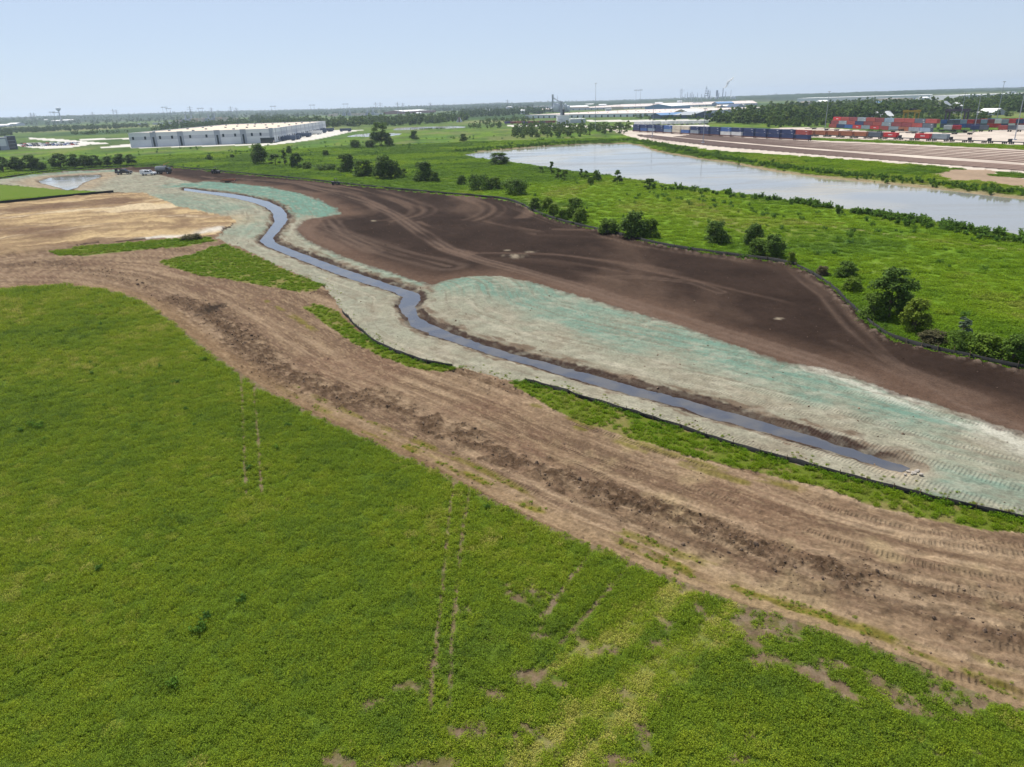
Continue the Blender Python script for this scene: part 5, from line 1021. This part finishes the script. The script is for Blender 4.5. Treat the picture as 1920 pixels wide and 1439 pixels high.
def grain_elevator():
    a = G(1042, 211); k = ppm(*a); o = empty('grain_elevator', (a[0], a[1], zg(*a)), 0, 'grey grain elevator with silos and tall head house in the far middle', 'grain elevator'); S = 1/k
    for q, w, h in ((-7, 5, 6), (1, 11, 13.5), (10, 8, 12), (17, 5, 12), (22, 6, 9)):
        r = w*S/2; MB().lathe([(r, -1), (r, h*S), (r*.5, (h+1.3)*S), (.3, (h+1.6)*S)], 18, (q*S, 0)).build('silo', M_STEEL if h < 13 else M_BAND, o, True)
    b = MB()
    for sx in (-1, 1):
        for sy in (-1, 1): b.tube((-5*S+sx*2.6, 4+sy*2.6, 0), (-5*S+sx*1.6, 4+sy*1.6, 28*S), .6, .45, 5)
    for z in (8, 13, 18, 23): b.box(-5*S-3, -5*S+3, 1, 7, z*S, z*S+.8)
    b.tube((-5*S, 4, 8*S), (-5*S, 4, 26*S), 1.5, 1.5, 8); b.build('leg_tower', M_STEEL, o); MB().box(-5*S-2.6, -5*S+2.6, 1, 7, 25*S, 29*S).build('head_house', M_STEEL, o); MB().tube((-5*S, 3, 25*S), (8*S, 0, 15*S), .9, .9, 6).tube((-5*S, 3, 23*S), (16*S, 0, 14*S), .8, .8, 6).build('spout', M_STEEL, o); MB().tube((3*S, 0, 13*S), (3*S, 0, 27*S), .6, .4, 6).build('vent_mast', M_STEEL, o)
grain_elevator()
def feed_mill():
    a = G(1045, 234); k = ppm(*a); o = empty('feed_mill', (a[0], a[1], zg(*a)), 0, 'white block mill with dark conveyor tower beside the freight cars', 'mill'); S = 1/k
    MB().box(0, 21*S, 0, 14, -.5, 15*S).build('wall', M_WHITE, o); MB().box(-.3, 21*S+.3, -.3, 14.3, 15*S, 15*S+.5).build('roof', M_WROOF, o); MB().box(2*S, 9*S, -3, 0, -.5, 10*S).build('annex', M_BAND, o)
    t = MB()
    for sx in (0, 1):
        for sy in (0, 1): t.tube((6*S+sx*2.2, 3+sy*2.4, 14*S), (6*S+sx*2.2, 3+sy*2.4, 37*S), .35, .3, 5)
    t.tube((7.4*S, 4.2, 14*S), (7.4*S, 4.2, 36*S), 1.1, 1.1, 8); t.build('conveyor_tower', M_GREYP, o); MB().box(5*S, 9.5*S, 2, 7, 34*S, 38*S).build('head_house', M_GREYP, o); MB().box(9.5*S, 13*S, 3, 8, 15.3*S, 25*S).build('dark_bin', M_DARK, o)
    for q in (3, 12, 17): MB().box(q*S-.9, q*S+.9, -.12 if q > 9 else -3.1, .1 if q > 9 else -2.9, 9*S-5, 9*S-3).build('window', M_GLASS, o)
feed_mill()
def refinery():
    d0 = 4300.0; a = G(1322, 182.7+CAM_H*F_PX/d0*1.1); d0 = math.hypot(*a); o = empty('refinery', (a[0], a[1], zg(*a)), -math.atan2(a[0], a[1]), 'hazy refinery of columns and stacks on the right horizon', 'refinery'); S = d0/F_PX*.93
    def up(t): return CAM_H+(182.7-t)*S
    col = [(1286, 178, .5), (1290, 175.5, .5), (1295, 177, .45), (1298, 175, .5), (1301, 178.5, .4), (1308, 176.5, .4), (1315, 179, .5), (1330, 174, .5), (1345, 178, .6), (1357, 176, .45), (1366, 173.5, .35), (1277.5, 169, .22)]
    for px, t, r in col: MB().tube(((px-1322)*S, 0, 0), ((px-1322)*S, 0, up(t)), r*S*1.3, r*S, 8).build('column', M_STEEL, o)
    b = MB()
    for q, t, w in ((1323, 166, 4), (1327, 172, 3)):
        x = (q-1322)*S
        for sx in (-1, 1): b.tube((x+sx*w*S, 0, 0), (x+sx*.3*S, 0, up(t)), .5*S, .3*S, 5)
        for z in (.35, .5, .65, .8): b.box(x-w*S*(1.05-z), x+w*S*(1.05-z), -3, 3, up(t)*z, up(t)*z+4)
    b.build('cracker_tower', M_GREYP, o); MB().box(-.8*S+19*S, 2.6*S+19*S, -6, 6, 0, up(173.5)).build('coker_drum', M_GREYP, o); MB().tube((30*S, 0, 0), (30*S, 0, up(170)), .9*S, .6*S, 8).build('smoke_stack', M_GREYP, o)
    for q in (1325, 1332, 1340, 1367, 1372): r = 2.0*S; MB().lathe([(r, 0), (r, up(184.5)-2), (r*.6, up(184)), (.4, up(183.6))], 14, ((q-1322)*S, -40)).build('storage_tank', M_WHITE, o, True)
    # white smoke drifting right from the stack
    V = []; g = random.Random(4); bm = bmesh.new()
    for k in range(30):
        t = k/29; x = (30+.5+t*14.5+1.2*math.sin(t*7))*S; z = up(169.6-16.5*t**1.15+1.0*math.sin(t*9)); r = (.7+1.7*math.sin(min(t*1.4, 1)*1.5)*(1-.55*t))*S*g.uniform(.75, 1.1)
        mt = Matrix.Translation((x, g.uniform(-6, 6), z)) @ Matrix.Diagonal((1.25, 1, .85, 1)); q = bmesh.ops.create_icosphere(bm, subdivisions=2, radius=r, matrix=mt)
        for v in q['verts']: v.co += Vector((g.uniform(-1, 1), g.uniform(-1, 1), g.uniform(-1, 1)))*r*.10
    me = bpy.data.meshes.new('smoke'); bm.to_mesh(me); bm.free()
    m, nt_, N_, L_x, b_ = _nt('white_smoke'); b_.inputs['Base Color'].default_value = (.95, .95, .95, 1); b_.inputs['Roughness'].default_value = 1; b_.inputs['Specular IOR Level'].default_value = 0; b_.inputs['Alpha'].default_value = .6; tr_ = N_.new('ShaderNodeBsdfTranslucent'); tr_.inputs['Color'].default_value = (.95, .95, .95, 1); ms_ = N_.new('ShaderNodeMixShader'); ms_.inputs['Fac'].default_value = .6; L_x.new(b_.outputs['BSDF'], ms_.inputs[1]); L_x.new(tr_.outputs['BSDF'], ms_.inputs[2]); L_x.new(ms_.outputs['Shader'], N_['Material Output'].inputs['Surface']); me.polygons.foreach_set('use_smooth', [True]*len(me.polygons))
    me.materials.append(m); s = bpy.data.objects.new('smoke', me); link(s); s.location = o.location; s.rotation_euler = o.rotation_euler; tag(s, 'white smoke drifting from the refinery stack', 'smoke', kind='stuff')
refinery()
def split_cone():
    a = G(861, 229); k = ppm(*a); o = empty('stockpile_hopper', (a[0], a[1], zg(*a)), 0, 'pale split cone of two sloping walls by the far pond', 'stockpile'); S = 1/k
    for s in (-1, 1): MB().prism([(s*1.2*S, 0), (s*5.5*S, 0), (s*3.2*S, 4*S), (s*1.2*S, 8*S)][::s], 0, 7, 'y').build('sloping_wall', M_BAND, o)
    MB().box(-1.15*S, 1.15*S, 1.5, 6, 0, 8*S).build('dark_core', M_BRICK, o)
split_cone()
# ------------------------------------------------------------------ rail yard
M_BALLAST = mat('track_bed', (.115, .075, .062), .95, var=.25, scale=.4); M_RAIL = mat('rail_steel', (.16, .11, .09), .5, .5)
def track(px_line, label, hw=1.3):
    l = resample(chaikin(GP(px_line), 1), 9); o = empty('railway_track', (l[0][0], l[0][1], 0), 0, label, 'railway track', 'tracks of the rail yard'); n = len(l)
    t = np.gradient(l, axis=0); t /= np.linalg.norm(t, axis=1)[:, None]; nn = np.stack([-t[:, 1], t[:, 0]], 1); r0 = l-l[0]; zz = terrain_height(l[:, 0], l[:, 1])
    def strip(w0, w1, z0, z1):
        V = np.vstack([np.c_[r0+nn*w0, zz+z0], np.c_[r0+nn*w0, zz+z1], np.c_[r0+nn*w1, zz+z1], np.c_[r0+nn*w1, zz+z0]]); i = np.arange(n-1)
        return V, np.vstack([np.stack([i+k*n, i+k*n+1, i+(k+1)*n+1, i+(k+1)*n], 1) for k in range(3)])
    for nm, w0, w1, z0, z1, m_ in (('track_bed', hw, -hw, -.1, .18, M_BALLAST), ('rail', .80, .72, .18, .36, M_RAIL), ('rail', -.72, -.80, .18, .36, M_RAIL)):
        V, F = strip(w0, w1, z0, z1); link(bpy.data.objects.new(nm, np_mesh(nm, V, F, m_)), o)
for i in range(7):
    track([(1300-6*i, 252.6+.75*i), (1345, 256.2+1.25*i), (1520, 267+1.9*i), (1700, 274.5+2.5*i), (1920, 285.5+3.2*i), (2300, 309+4.4*i)], f'track on pale gravel, {["nearest the container train","second","third","fourth","fifth","sixth","seventh","eighth"][i]}{" beside the train" if i == 0 else " from the train"}', .62)
for i in range(4):
    track([(1215-4*i, 253.5+.8*i), (1250, 258+1.6*i), (1440, 276+2.0*i), (1700, 297+2.1*i), (1920, 312+2.5*i), (2300, 341+3.0*i)], f'track on dark ballast, {["farthest","second","third","nearest"][i]} from the pond of the dark group' if i != 3 else 'track on dark ballast, nearest to the pond')
# --- containers
CC = {'navy': (.030, .048, .13), 'blue': (.06, .13, .34), 'pale blue': (.25, .33, .42), 'cream': (.58, .52, .42), 'white': (.68, .67, .65), 'grey': (.27, .31, .35), 'dark grey': (.10, .12, .15), 'red': (.55, .045, .05), 'brown-red': (.34, .07, .06), 'rust': (.34, .13, .07), 'maroon': (.24, .055, .06), 'green': (.06, .20, .13), 'purple': (.13, .09, .24), 'teal': (.10, .25, .29)}
M_MARK = mat('white_lettering', (.75, .75, .75), .6)
CMESH = {}
def container_meshes(col, L, H):
    key = (col, round(L, 1), round(H, 2))
    if key not in CMESH:
        m_ = mat('container_'+col.replace(' ', '_'), CC[col], .55, var=.14, scale=.5, spec=.35); b = MB().box(-L/2, L/2, -1.16, 1.16, .12, H)
        n = max(8, int(L/.9))
        for k in range(n):
            x = -L/2+L*(k+.5)/n
            for s in (-1, 1): b.box(x-.22, x+.22, min(s*1.16, s*1.2), max(s*1.16, s*1.2), .25, H-.12)
        fr = MB()
        for sx in (-1, 1):
            for s in (-1, 1): fr.box(sx*L/2-.09, sx*L/2+.09, s*1.22-.09, s*1.22+.09, 0, H+.03)
        d = MB().box(L/2, L/2+.05, -1.05, -.03, .2, H-.15).box(L/2, L/2+.05, .03, 1.05, .2, H-.15)
        for y_ in (-.7, -.3, .3, .7): d.tube((L/2+.07, y_, .25), (L/2+.07, y_, H-.2), .03, .03, 4)
        CMESH[key] = (b.mesh('body', m_), fr.mesh('corner_posts', m_), d.mesh('doors', m_))
    return CMESH[key]
MARK = MB().box(-1.1, 1.1, -1.24, -1.21, 0, .42).box(1.3, 1.9, -1.24, -1.21, 0, .42).mesh('lettering', M_MARK)
def container(col, x, y, z, rz, L, H, label, group, mark=0):
    o = empty('shipping_container', (x, y, z), rz, label, 'container', group); b, f, d = container_meshes(col, L, H); part('body', b, o); part('corner_posts', f, o); part('doors', d, o)
    if mark == 1: part('lettering', MARK, o, (0, 0, H*.45))
    elif mark == 2: part('lettering', MARK, o, (L*.3, 0, H*.68), 0, (.5, 1, .6)); part('lettering', MARK, o, (L*.36, 0, H*.15), 0, (.4, 1, .5))
    return o
def well_car(L):
    b = MB().box(-L/2, L/2, -1.4, -1.28, .45, 1.15).box(-L/2, L/2, 1.28, 1.4, .45, 1.15).box(-L/2, L/2, -1.28, 1.28, .4, .55).box(-L/2-.3, -L/2+.9, -1.3, 1.3, .9, 1.2).box(L/2-.9, L/2+.3, -1.3, 1.3, .9, 1.2)
    return b.mesh('car_frame', mat('railcar_brown', (.13, .055, .045), .8, var=.2)), wheel_pairs((-L/2+.2, L/2-.2), .85, .45, .2).mesh('bogie', M_DARK)
a = G(1188, 247.5); b = G(1519, 265.5); v = b-a; TL = np.linalg.norm(v); rz = math.atan2(v[1], v[0]); NC = 17; SP = TL/NC; cf, bg = well_car(SP-1.0)
TRAIN = [('navy','navy'),('navy','blue'),('navy','pale blue'),('navy','navy'),('blue','pale blue'),('cream','cream'),('cream','blue'),('navy','grey'),('navy','navy'),('navy','navy'),('blue','white'),('navy','white'),('navy','navy'),('navy','navy'),('navy','navy'),('navy','navy'),('brown-red','navy')]
NUM = ['first','second','third','fourth','fifth','sixth','seventh','eighth','ninth','tenth','eleventh','twelfth','thirteenth','fourteenth','fifteenth','sixteenth','last']
for i, (t, bt) in enumerate(TRAIN):
    p = a+v*(i+.5)/NC; z = zg(*p)+.25; o = empty('well_car', (p[0], p[1], z), rz, f'brown well car under the containers, {NUM[i]} of the train from the left', 'railcar', 'well cars of the container train'); part('car_frame', cf, o); part('bogie', bg, o)
    container(bt, p[0], p[1], z+.56, rz, SP-2.2, 2.9, f'{bt} container, lower one on the {NUM[i]} car of the double-stack train', 'containers on the double-stack train'); container(t, p[0], p[1], z+.56+2.95, rz, SP-2.2, 2.9, f'{t} container, upper one on the {NUM[i]} car of the double-stack train', 'containers on the double-stack train', 2 if t in ('navy', 'blue', 'brown-red') else 0)
a = G(1505, 256); b = G(1930, 272.5); v = b-a; TL = np.linalg.norm(v); rz = math.atan2(v[1], v[0]); NC2 = int(TL/11); SP2 = TL/NC2; FL_ = MB().box(-SP2/2+.6, SP2/2-.6, -1.3, 1.3, .9, 1.25).box(-SP2/2+.6, -SP2/2+1.2, -1.3, 1.3, 1.25, 2.6).mesh('flat_deck', M_DARK); BG2 = wheel_pairs((-SP2/2+1.3, -SP2/2+2.4, SP2/2-2.4, SP2/2-1.3), .85, .45, .2).mesh('bogie', M_DARK)
for i in range(NC2):
    p = a+v*(i+.5)/NC2; z = zg(*p)+.2; o = empty('flat_car', (p[0], p[1], z), rz, f'dark flat car, {CNT[i]} from the left in the low train', 'railcar', 'flat cars of the low train'); part('flat_deck', FL_, o); part('bogie', BG2, o)
    col = ('rust', 'rust', 'rust', 'rust', 'rust', 'dark grey', 'red', None, 'red', 'grey')[i] if i < 10 else None
    if col: container(col, p[0], p[1], z+1.26, rz, SP2-2.0, 2.75, f'{col} container on the {CNT[i]} car of the low flat car train', 'containers on the low train', 1 if col == 'red' else 0)
# --- left container stack, three tiers
SEQ = {0: ['brown-red','navy','blue','red','grey','red','brown-red','grey','rust','grey','pale blue'], 1: ['maroon','grey','brown-red','navy','maroon','brown-red','grey','maroon','maroon','brown-red','dark grey'], 2: ['red','brown-red','maroon','grey','brown-red','maroon','pale blue','brown-red','brown-red','dark grey','brown-red']}
a = G(1556, 239.5); b = G(1755, 248.5); v = b-a; Ls = np.linalg.norm(v); rz = math.atan2(v[1], v[0]); nv = np.array([-v[1], v[0]])/Ls
for t in range(3):
    for i in range(11):
        col = SEQ[t][i]; p = a+v*((i+.5+.22*t)/11.4)+nv*0.0
        container(col, p[0], p[1], zg(*p)+t*2.93, rz, Ls/11.4-.35, 2.9, f"{col} container, {NUM[i]} from the left in the {('bottom','middle','top')[t]} tier of the three-tier stack", 'containers of the three-tier stack', 1 if col == 'red' else (2 if col in ('blue', 'grey', 'dark grey') and t else 0))
rr = random.Random(21); COLS = ['red','brown-red','blue','dark grey','teal','navy','maroon','grey','purple','white','green','pale blue']
for r_, (A, B, n, tiers, nm) in enumerate([((1768,247),(1925,247.5),9,1,'front'),((1762,240),(1930,239.5),13,2,'middle'),((1775,230.5),(1930,228.5),12,1,'back')]):
    a = G(*A); b = G(*B); v = b-a; L = np.linalg.norm(v); rz = math.atan2(v[1], v[0])
    for t in range(tiers):
        for i in range(n):
            if r_ == 0 and i in (2, 5): continue
            col = COLS[rr.randrange(len(COLS))]
            if r_ == 0: col = ['white','red','red','navy','dark grey','brown-red','brown-red','dark grey','white'][i]
            p = a+v*(i+.5)/n; container(col, p[0], p[1], zg(*p)+t*2.93+(1.3 if r_ == 0 else 0), rz+(.12 if r_ == 0 else 0), min(12.2, L/n-.4), 2.9, f"{col} container, {CNT[i]} in the {nm} row{'' if tiers == 1 else (', lower tier,', ', upper tier,')[t]} right of the big stack", 'containers right of the three-tier stack')
            if r_ == 0:
                ch = empty('container_chassis', (p[0], p[1], zg(*p)), rz+.12, f'dark chassis trailer under a container, {NUM[i]} from the left in the front row', 'chassis trailer', 'chassis trailers in the container yard'); part('frame', CHASSIS, ch) if 'CHASSIS' in globals() else None
                if 'CHASSIS' not in globals():
                    CHASSIS = MB().box(-6, 6, -.5, -.3, .95, 1.25).box(-6, 6, .3, .5, .95, 1.25).box(-6, -5.6, -1.2, 1.2, .95, 1.3).box(5.6, 6, -1.2, 1.2, .95, 1.3).box(-1, 1, -1, 1, .95, 1.15).mesh('frame', M_DARK); part('frame', CHASSIS, ch)
                part('wheel_set', WHEELS, ch, (4, 0, 0))
for i, (px, py) in enumerate([(1663,249.5),(1682,246.5),(1703,251),(1716,252),(1757,247.5),(1777,248),(1781,252.5),(1797,249),(1806,253),(1560,246.5),(1585,248.5),(1640,250),(1500,249),(1475,246),(1520,243.5),(1540,245)]):
    p = G(px, py); ch = empty('container_chassis', (p[0], p[1], zg(*p)), rr.uniform(-.3, .5), f'empty dark chassis trailer on the pale container yard, {CNT[min(sorted([q[0] for q in [(1663,0),(1682,0),(1703,0),(1716,0),(1757,0),(1777,0),(1781,0),(1797,0),(1806,0),(1560,0),(1585,0),(1640,0),(1500,0),(1475,0),(1520,0),(1540,0)]]).index(px), 16)]} from the left', 'chassis trailer', 'chassis trailers in the container yard'); part('frame', CHASSIS, ch); part('wheel_set', WHEELS, ch, (4, 0, 0))
def gantry(px0, px1, py, top, col, label):
    a = G(px0, py); b = G(px1, py); v = b-a; L = np.linalg.norm(v); o = empty('gantry_crane', (a[0], a[1], zg(*a)), math.atan2(v[1], v[0]), label, 'crane'); H = (py-top)/ppm(*a)
    for x in (.6, L-.6):
        q = MB().box(x-.5, x+.5, -.5, .5, .9, H).box(x-.5, x+.5, 9.5, 10.5, .9, H).box(x-.5, x+.5, -.5, 10.5, H-1, H); q.build('leg_frame', col, o); wheel_pairs((x,), .5, .9, .6).build('bogie', M_DARK, o)
    MB().box(-1, L+1, 1, 2.2, H, H+1.6).box(-1, L+1, 8, 9.2, H, H+1.6).build('girder', col, o); MB().box(L*.4, L*.4+3, .8, 9.4, H+1.6, H+3).build('trolley', M_DARK, o)
gantry(1690, 1713, 236, 216.5, mat('crane_yellow', (.45, .28, .03), .6, var=.15), 'yellow gantry crane straddling the back of the container stack')
gantry(1768, 1806, 238, 216, mat('crane_dark', (.10, .07, .09), .6), 'dark gantry crane right of the yellow one')
def light_mast(px, base, top, label):
    p = G(px, base); H = (base-top)/ppm(*p)*1.0; o = empty('light_mast', (p[0], p[1], zg(*p)), 0, label, 'light mast', 'tall light masts of the rail yard'); MB().tube((0, 0, 0), (0, 0, H), .26, .13, 8).build('pole', M_GREYP, o); MB().lathe([(.3, H-.6), (1.1, H-.4), (1.1, H-.1), (.3, H)], 10).build('lamp_ring', M_STEEL, o); MB().box(-.8, .8, -.8, .8, -.3, .6).build('footing', M_BAND, o)
for a in [(1116,243,168,'tallest light mast in front of the pale warehouse'),(1223,257,203,'light mast at the left end of the container train'),(1318,269,213,'light mast standing before the middle of the train'),(1546,246,186,'light mast left of the container stack'),(1826,247,196,'light mast in the right container rows'),(1902,263,178,'light mast at the right picture edge'),(1798,240,190,'light mast behind the dark gantry crane'),(1866,238,176,'far light mast above the right wood')]: light_mast(*a)
# --- white trailers and freight cars in front of the far warehouse
TRB = MB().box(0, 13, -1.3, 1.3, 1.1, 4.2).mesh('box_body', M_WROOF)
for i, px in enumerate([1190,1198,1206,1214,1222,1241,1250,1266,1276,1285,1300,1312]):
    p = G(px, 235.5-(px-1190)*.012); tr = empty('semi_trailer', (p[0], p[1], zg(*p)), math.radians(35), f'white semi trailer in the row behind the train, {NUM[i]} from the left', 'trailer', 'white trailers behind the train'); part('box_body', TRB, tr); part('wheel_set', WHEELS, tr, (11, 0, 0)); part('landing_gear', LANDING, tr, (3, 0, 0))
HB = MB().prism([(-6.5, 1.2), (6.5, 1.2), (7.5, 3.9), (-7.5, 3.9)], -1.4, 1.4, 'y')
for i, px in enumerate([955,966,977,988,999,1010,1021,1032]):
    p = G(px, 233.2-(px-955)*.018); cn = ('purple', 'maroon', 'rust')[i % 3]; fc = empty('freight_car', (p[0], p[1], zg(*p)), math.radians(8), f'{cn} freight car in the row left of the white mill, {NUM[i]} from the left', 'railcar', 'freight cars by the mill'); part('hopper_body', HB.mesh('hopper_body', mat('container_'+cn, CC[cn], .6)), fc); part('bogie', wheel_pairs((-5.5, -4, 4, 5.5), .8, .45, .2).mesh('bogie', M_DARK), fc)

# ------------------------------------------------------------------ vehicles
M_PAINTB = mat('black_paint', (.015, .016, .02), .3, var=.05, spec=.6); M_PAINTW = mat('white_paint', (.70, .71, .72), .35, var=.03, spec=.5); M_RIM = mat('rim', (.45, .45, .46), .4, .6); M_LAMP = mat('head_lamp', (.7, .7, .65), .2)
def pickup(px, py, rz, paint, label, extra=None, sc=1.3):
    p = G(px, py); o = empty('pickup_truck', (p[0], p[1], zg(*p)), rz, label, 'pickup truck'); o.scale = (sc, sc, sc)
    W = .95
    body = MB().prism([(-2.9, .55), (2.75, .55), (2.85, .75), (2.85, 1.05), (2.7, 1.18), (1.35, 1.22), (-2.9, 1.22)], -W, W, 'y'); body.build('body', paint, o)
    MB().prism([(1.35, 1.22), (.75, 1.88), (.55, 1.93), (-.75, 1.93), (-.95, 1.85), (-1.05, 1.22)], -W+.08, W-.08, 'y').build('cab', paint, o)
    w = MB()
    for s in (-1, 1): y0 = s*(W-.075); w.quad((1.18, y0, 1.27), (.70, y0, 1.80), (-.02, y0, 1.82), (-.02, y0, 1.27)).quad((-.10, y0, 1.27), (-.10, y0, 1.82), (-.78, y0, 1.80), (-.92, y0, 1.27))
    w.quad((1.36, -.78, 1.27), (1.36, .78, 1.27), (.80, .70, 1.86), (.80, -.70, 1.86)); w.build('window', M_GLASS, o)
    MB().box(-2.86, -1.1, -W+.1, W-.1, 1.222, 1.225).build('bed', M_DARK, o); MB().box(2.84, 2.93, -W, W, .5, .72).box(-2.98, -2.9, -W, W, .5, .72).build('bumper', M_RIM, o)
    tm = MB().tube((0, -.13, 0), (0, .13, 0), .40, .40, 14).mesh('tyre', M_TYRE); rm = MB().tube((0, -.14, 0), (0, .14, 0), .22, .22, 10).mesh('rim', M_RIM); lm = MB().box(2.84, 2.88, -.12, .12, .85, 1.03).mesh('headlight', M_LAMP)
    for x in (1.9, -1.75):
        for s in (-1, 1): wh = part('wheel', tm, o, (x, s*(W-.1), .40)); part('rim', rm, wh)
    for s in (-1, 1): part('headlight', lm, o, (0, s*.75, 0))
    if extra: extra(o)
    return o
def rack(o): MB().box(-2.85, -2.78, -.85, .85, 1.22, 2.1).box(-2.85, -1.0, -.88, -.82, 2.02, 2.1).box(-2.85, -1.0, .82, .88, 2.02, 2.1).box(-1.06, -1.0, -.85, .85, 1.95, 2.1).build('ladder_rack', M_DARK, o)
def toolbox(o): MB().box(-2.9, -1.12, -.93, .93, 1.23, 2.0).build('service_box', M_PAINTW, o)
pickup(233, 327.5, math.radians(-6), M_PAINTB, 'black pickup truck with ladder rack parked by the small pond', rack, 1.38)
pickup(279, 329, math.radians(-10), M_PAINTW, 'white service truck parked in front of the hydroseeder', toolbox, 1.3)
def hydroseeder():
    p = G(297, 328); o = empty('hydroseeder_truck', (p[0]+1, p[1]+4, zg(*p)), math.radians(-4), 'dark hydroseeding truck with tank and raised spray gun', 'truck'); o.scale = (1.25, 1.25, 1.25)
    MB().box(-3, 3, -1, 1, .8, 1.05).build('chassis', M_DARK, o); MB().prism([(1.6, 1.05), (3, 1.05), (3, 1.7), (2.7, 2.5), (1.6, 2.5)], -1, 1, 'y').build('cab', M_PAINTB, o); MB().quad((3.01, -.85, 1.75), (3.01, .85, 1.75), (2.74, .8, 2.42), (2.74, -.8, 2.42)).build('window', M_GLASS, o)
    b = MB(); b.tube((-2.9, 0, 2.0), (1.4, 0, 2.0), .95, .95, 16); b.build('tank', mat('tank_grey', (.20, .22, .23), .5), o); MB().box(-2.6, 1.2, -.5, .5, 2.93, 3.0).build('platform', M_STEEL, o)
    g = MB().tube((.6, 0, 3.0), (.6, 0, 3.6), .08, .08, 6).tube((.6, 0, 3.6), (3.0, .2, 4.4), .07, .05, 6); g.build('spray_gun', mat('gun_orange', (.5, .2, .05), .5), o)
    tm = MB().tube((0, -.16, 0), (0, .16, 0), .48, .48, 14).mesh('tyre', M_TYRE); rm = MB().tube((0, -.17, 0), (0, .17, 0), .26, .26, 10).mesh('rim', M_RIM)
    for x in (2.1, -1.5, -2.5):
        for s in (-1, 1): w = part('wheel', tm, o, (x, s*.9, .48)); part('rim', rm, w)
hydroseeder()
def atv(px, py, rz, label, sc):
    p = G(px, py); o = empty('utility_vehicle', (p[0], p[1], zg(*p)), rz, label, 'utility vehicle'); o.scale = (sc, sc, sc)
    MB().prism([(-1.3, .4), (1.3, .4), (1.35, .8), (.6, 1.0), (.1, .7), (-.3, .7), (-.35, 1.0), (-1.3, 1.0)], -.65, .65, 'y').build('body', M_DARK, o); MB().box(-.25, .15, -.55, .55, .7, .9).box(-.35, -.25, -.55, .55, .9, 1.4).build('seat', M_FABRIC, o)
    c = MB()
    for s in (-1, 1): c.tube((.6, s*.6, 1.0), (.3, s*.6, 1.9), .035, .035, 5).tube((-.4, s*.6, 1.0), (-.3, s*.6, 1.9), .035, .035, 5)
    c.box(-.35, .35, -.62, .62, 1.88, 1.95); c.build('roll_cage', M_DARK, o); tm = MB().tube((0, -.12, 0), (0, .12, 0), .32, .32, 12).mesh('wheel', M_TYRE)
    for x in (.9, -.9):
        for s in (-1, 1): part('wheel', tm, o, (x, s*.62, .32))
atv(630, 347, math.radians(10), 'small dark utility vehicle parked on the far dark soil', 1.25); atv(405, 325.5, math.radians(-15), 'tiny dark utility vehicle near the far soil fence', 1.5)
def flat_trailer():
    p = G(428, 342.5); o = empty('flat_trailer', (p[0], p[1], zg(*p)), math.radians(2), 'rust-brown flat trailer standing at the edge of the teal bank', 'trailer'); M_R = mat('rusty_boards', (.30, .13, .08), .8, var=.25, scale=3)
    MB().box(-2.9, 2.9, -1.1, 1.1, .55, .75).build('frame', M_DARK, o); pm = MB().box(-2.9, 2.9, -.16, .16, .75, .83).mesh('plank', M_R)
    for k in range(6): part('plank', pm, o, (0, -.9+.36*k, .002*(k % 2)))
    for s in (-1, 1): MB().box(-2.9, 2.9, s*1.06-.05, s*1.06+.05, .83, 1.35).build('side_board', M_R, o)
    MB().tube((2.9, 0, .6), (4.1, 0, .5), .06, .06, 6).build('drawbar', M_DARK, o); tm = MB().tube((0, -.12, 0), (0, .12, 0), .34, .34, 12).mesh('wheel', M_TYRE)
    for x in (-.5, .4):
        for s in (-1, 1): part('wheel', tm, o, (x, s*1.2, .34))
flat_trailer()
CAR = MB().prism([(-2.2, .35), (2.2, .35), (2.25, .75), (1.3, .95), (.6, 1.42), (-1.2, 1.45), (-1.9, 1.0), (-2.25, .9)], -.88, .88, 'y'); CARW = wheel_pairs((-1.35, 1.35), .92, .33, .22).mesh('wheels', M_TYRE)
cg = random.Random(3); CARM = {n: CAR.mesh('body', mat('car_'+n, c, .35, var=.03, spec=.5)) for n, c in (('white', (.7, .7, .7)), ('silver', (.42, .43, .45)), ('black', (.02, .02, .022)), ('blue', (.05, .09, .25)), ('red', (.35, .04, .04)))}
for k in range(46):
    row = k % 3; px = 40+2.35*k; py = (271.2, 273.0, 275.2)[row]-(px-40)*.030+cg.uniform(-.3, .3); cn = ('white', 'silver', 'black', 'white', 'blue', 'silver', 'black', 'red')[cg.randrange(8)]
    p = G(px, py); c = empty('parked_car', (p[0], p[1], zg(*p)+.03), math.radians(80)+cg.uniform(-.1, .1), f'{cn} car, {CNT[k//3]} from the left in the {("back", "middle", "front")[row]} row of the far lot', 'car', 'cars parked in the far lot'); part('body', CARM[cn], c); part('wheels', CARW, c)
# ------------------------------------------------------------------ small things
M_STONE = mat('pale_limestone', (.36, .32, .27), .9, var=.2, scale=4)
for k in range(9):
    bm = bmesh.new(); bmesh.ops.create_icosphere(bm, subdivisions=2, radius=random.uniform(.09, .19))
    for v_ in bm.verts: v_.co *= random.uniform(.82, 1.15); v_.co.z *= .65
    me = bpy.data.meshes.new('stone'); bm.to_mesh(me); bm.free(); me.materials.append(M_STONE); p = G(random.uniform(1697, 1727), random.uniform(878, 895)); o = bpy.data.objects.new('riprap_stone', me); link(o); zz = float(stand(np.array([p[0]]), np.array([p[1]]))[0]); o.location = (p[0], p[1], zz+.10)
    tag(o, 'pale riprap stone in the heap at the near end of the creek', 'stone', 'riprap stones at the creek end')
plant('hedge', 'brush_pile', 362, 453, 9, 36, 'brush', 'pile of dead brown brush on the upper grass strip', None, 'brush pile')
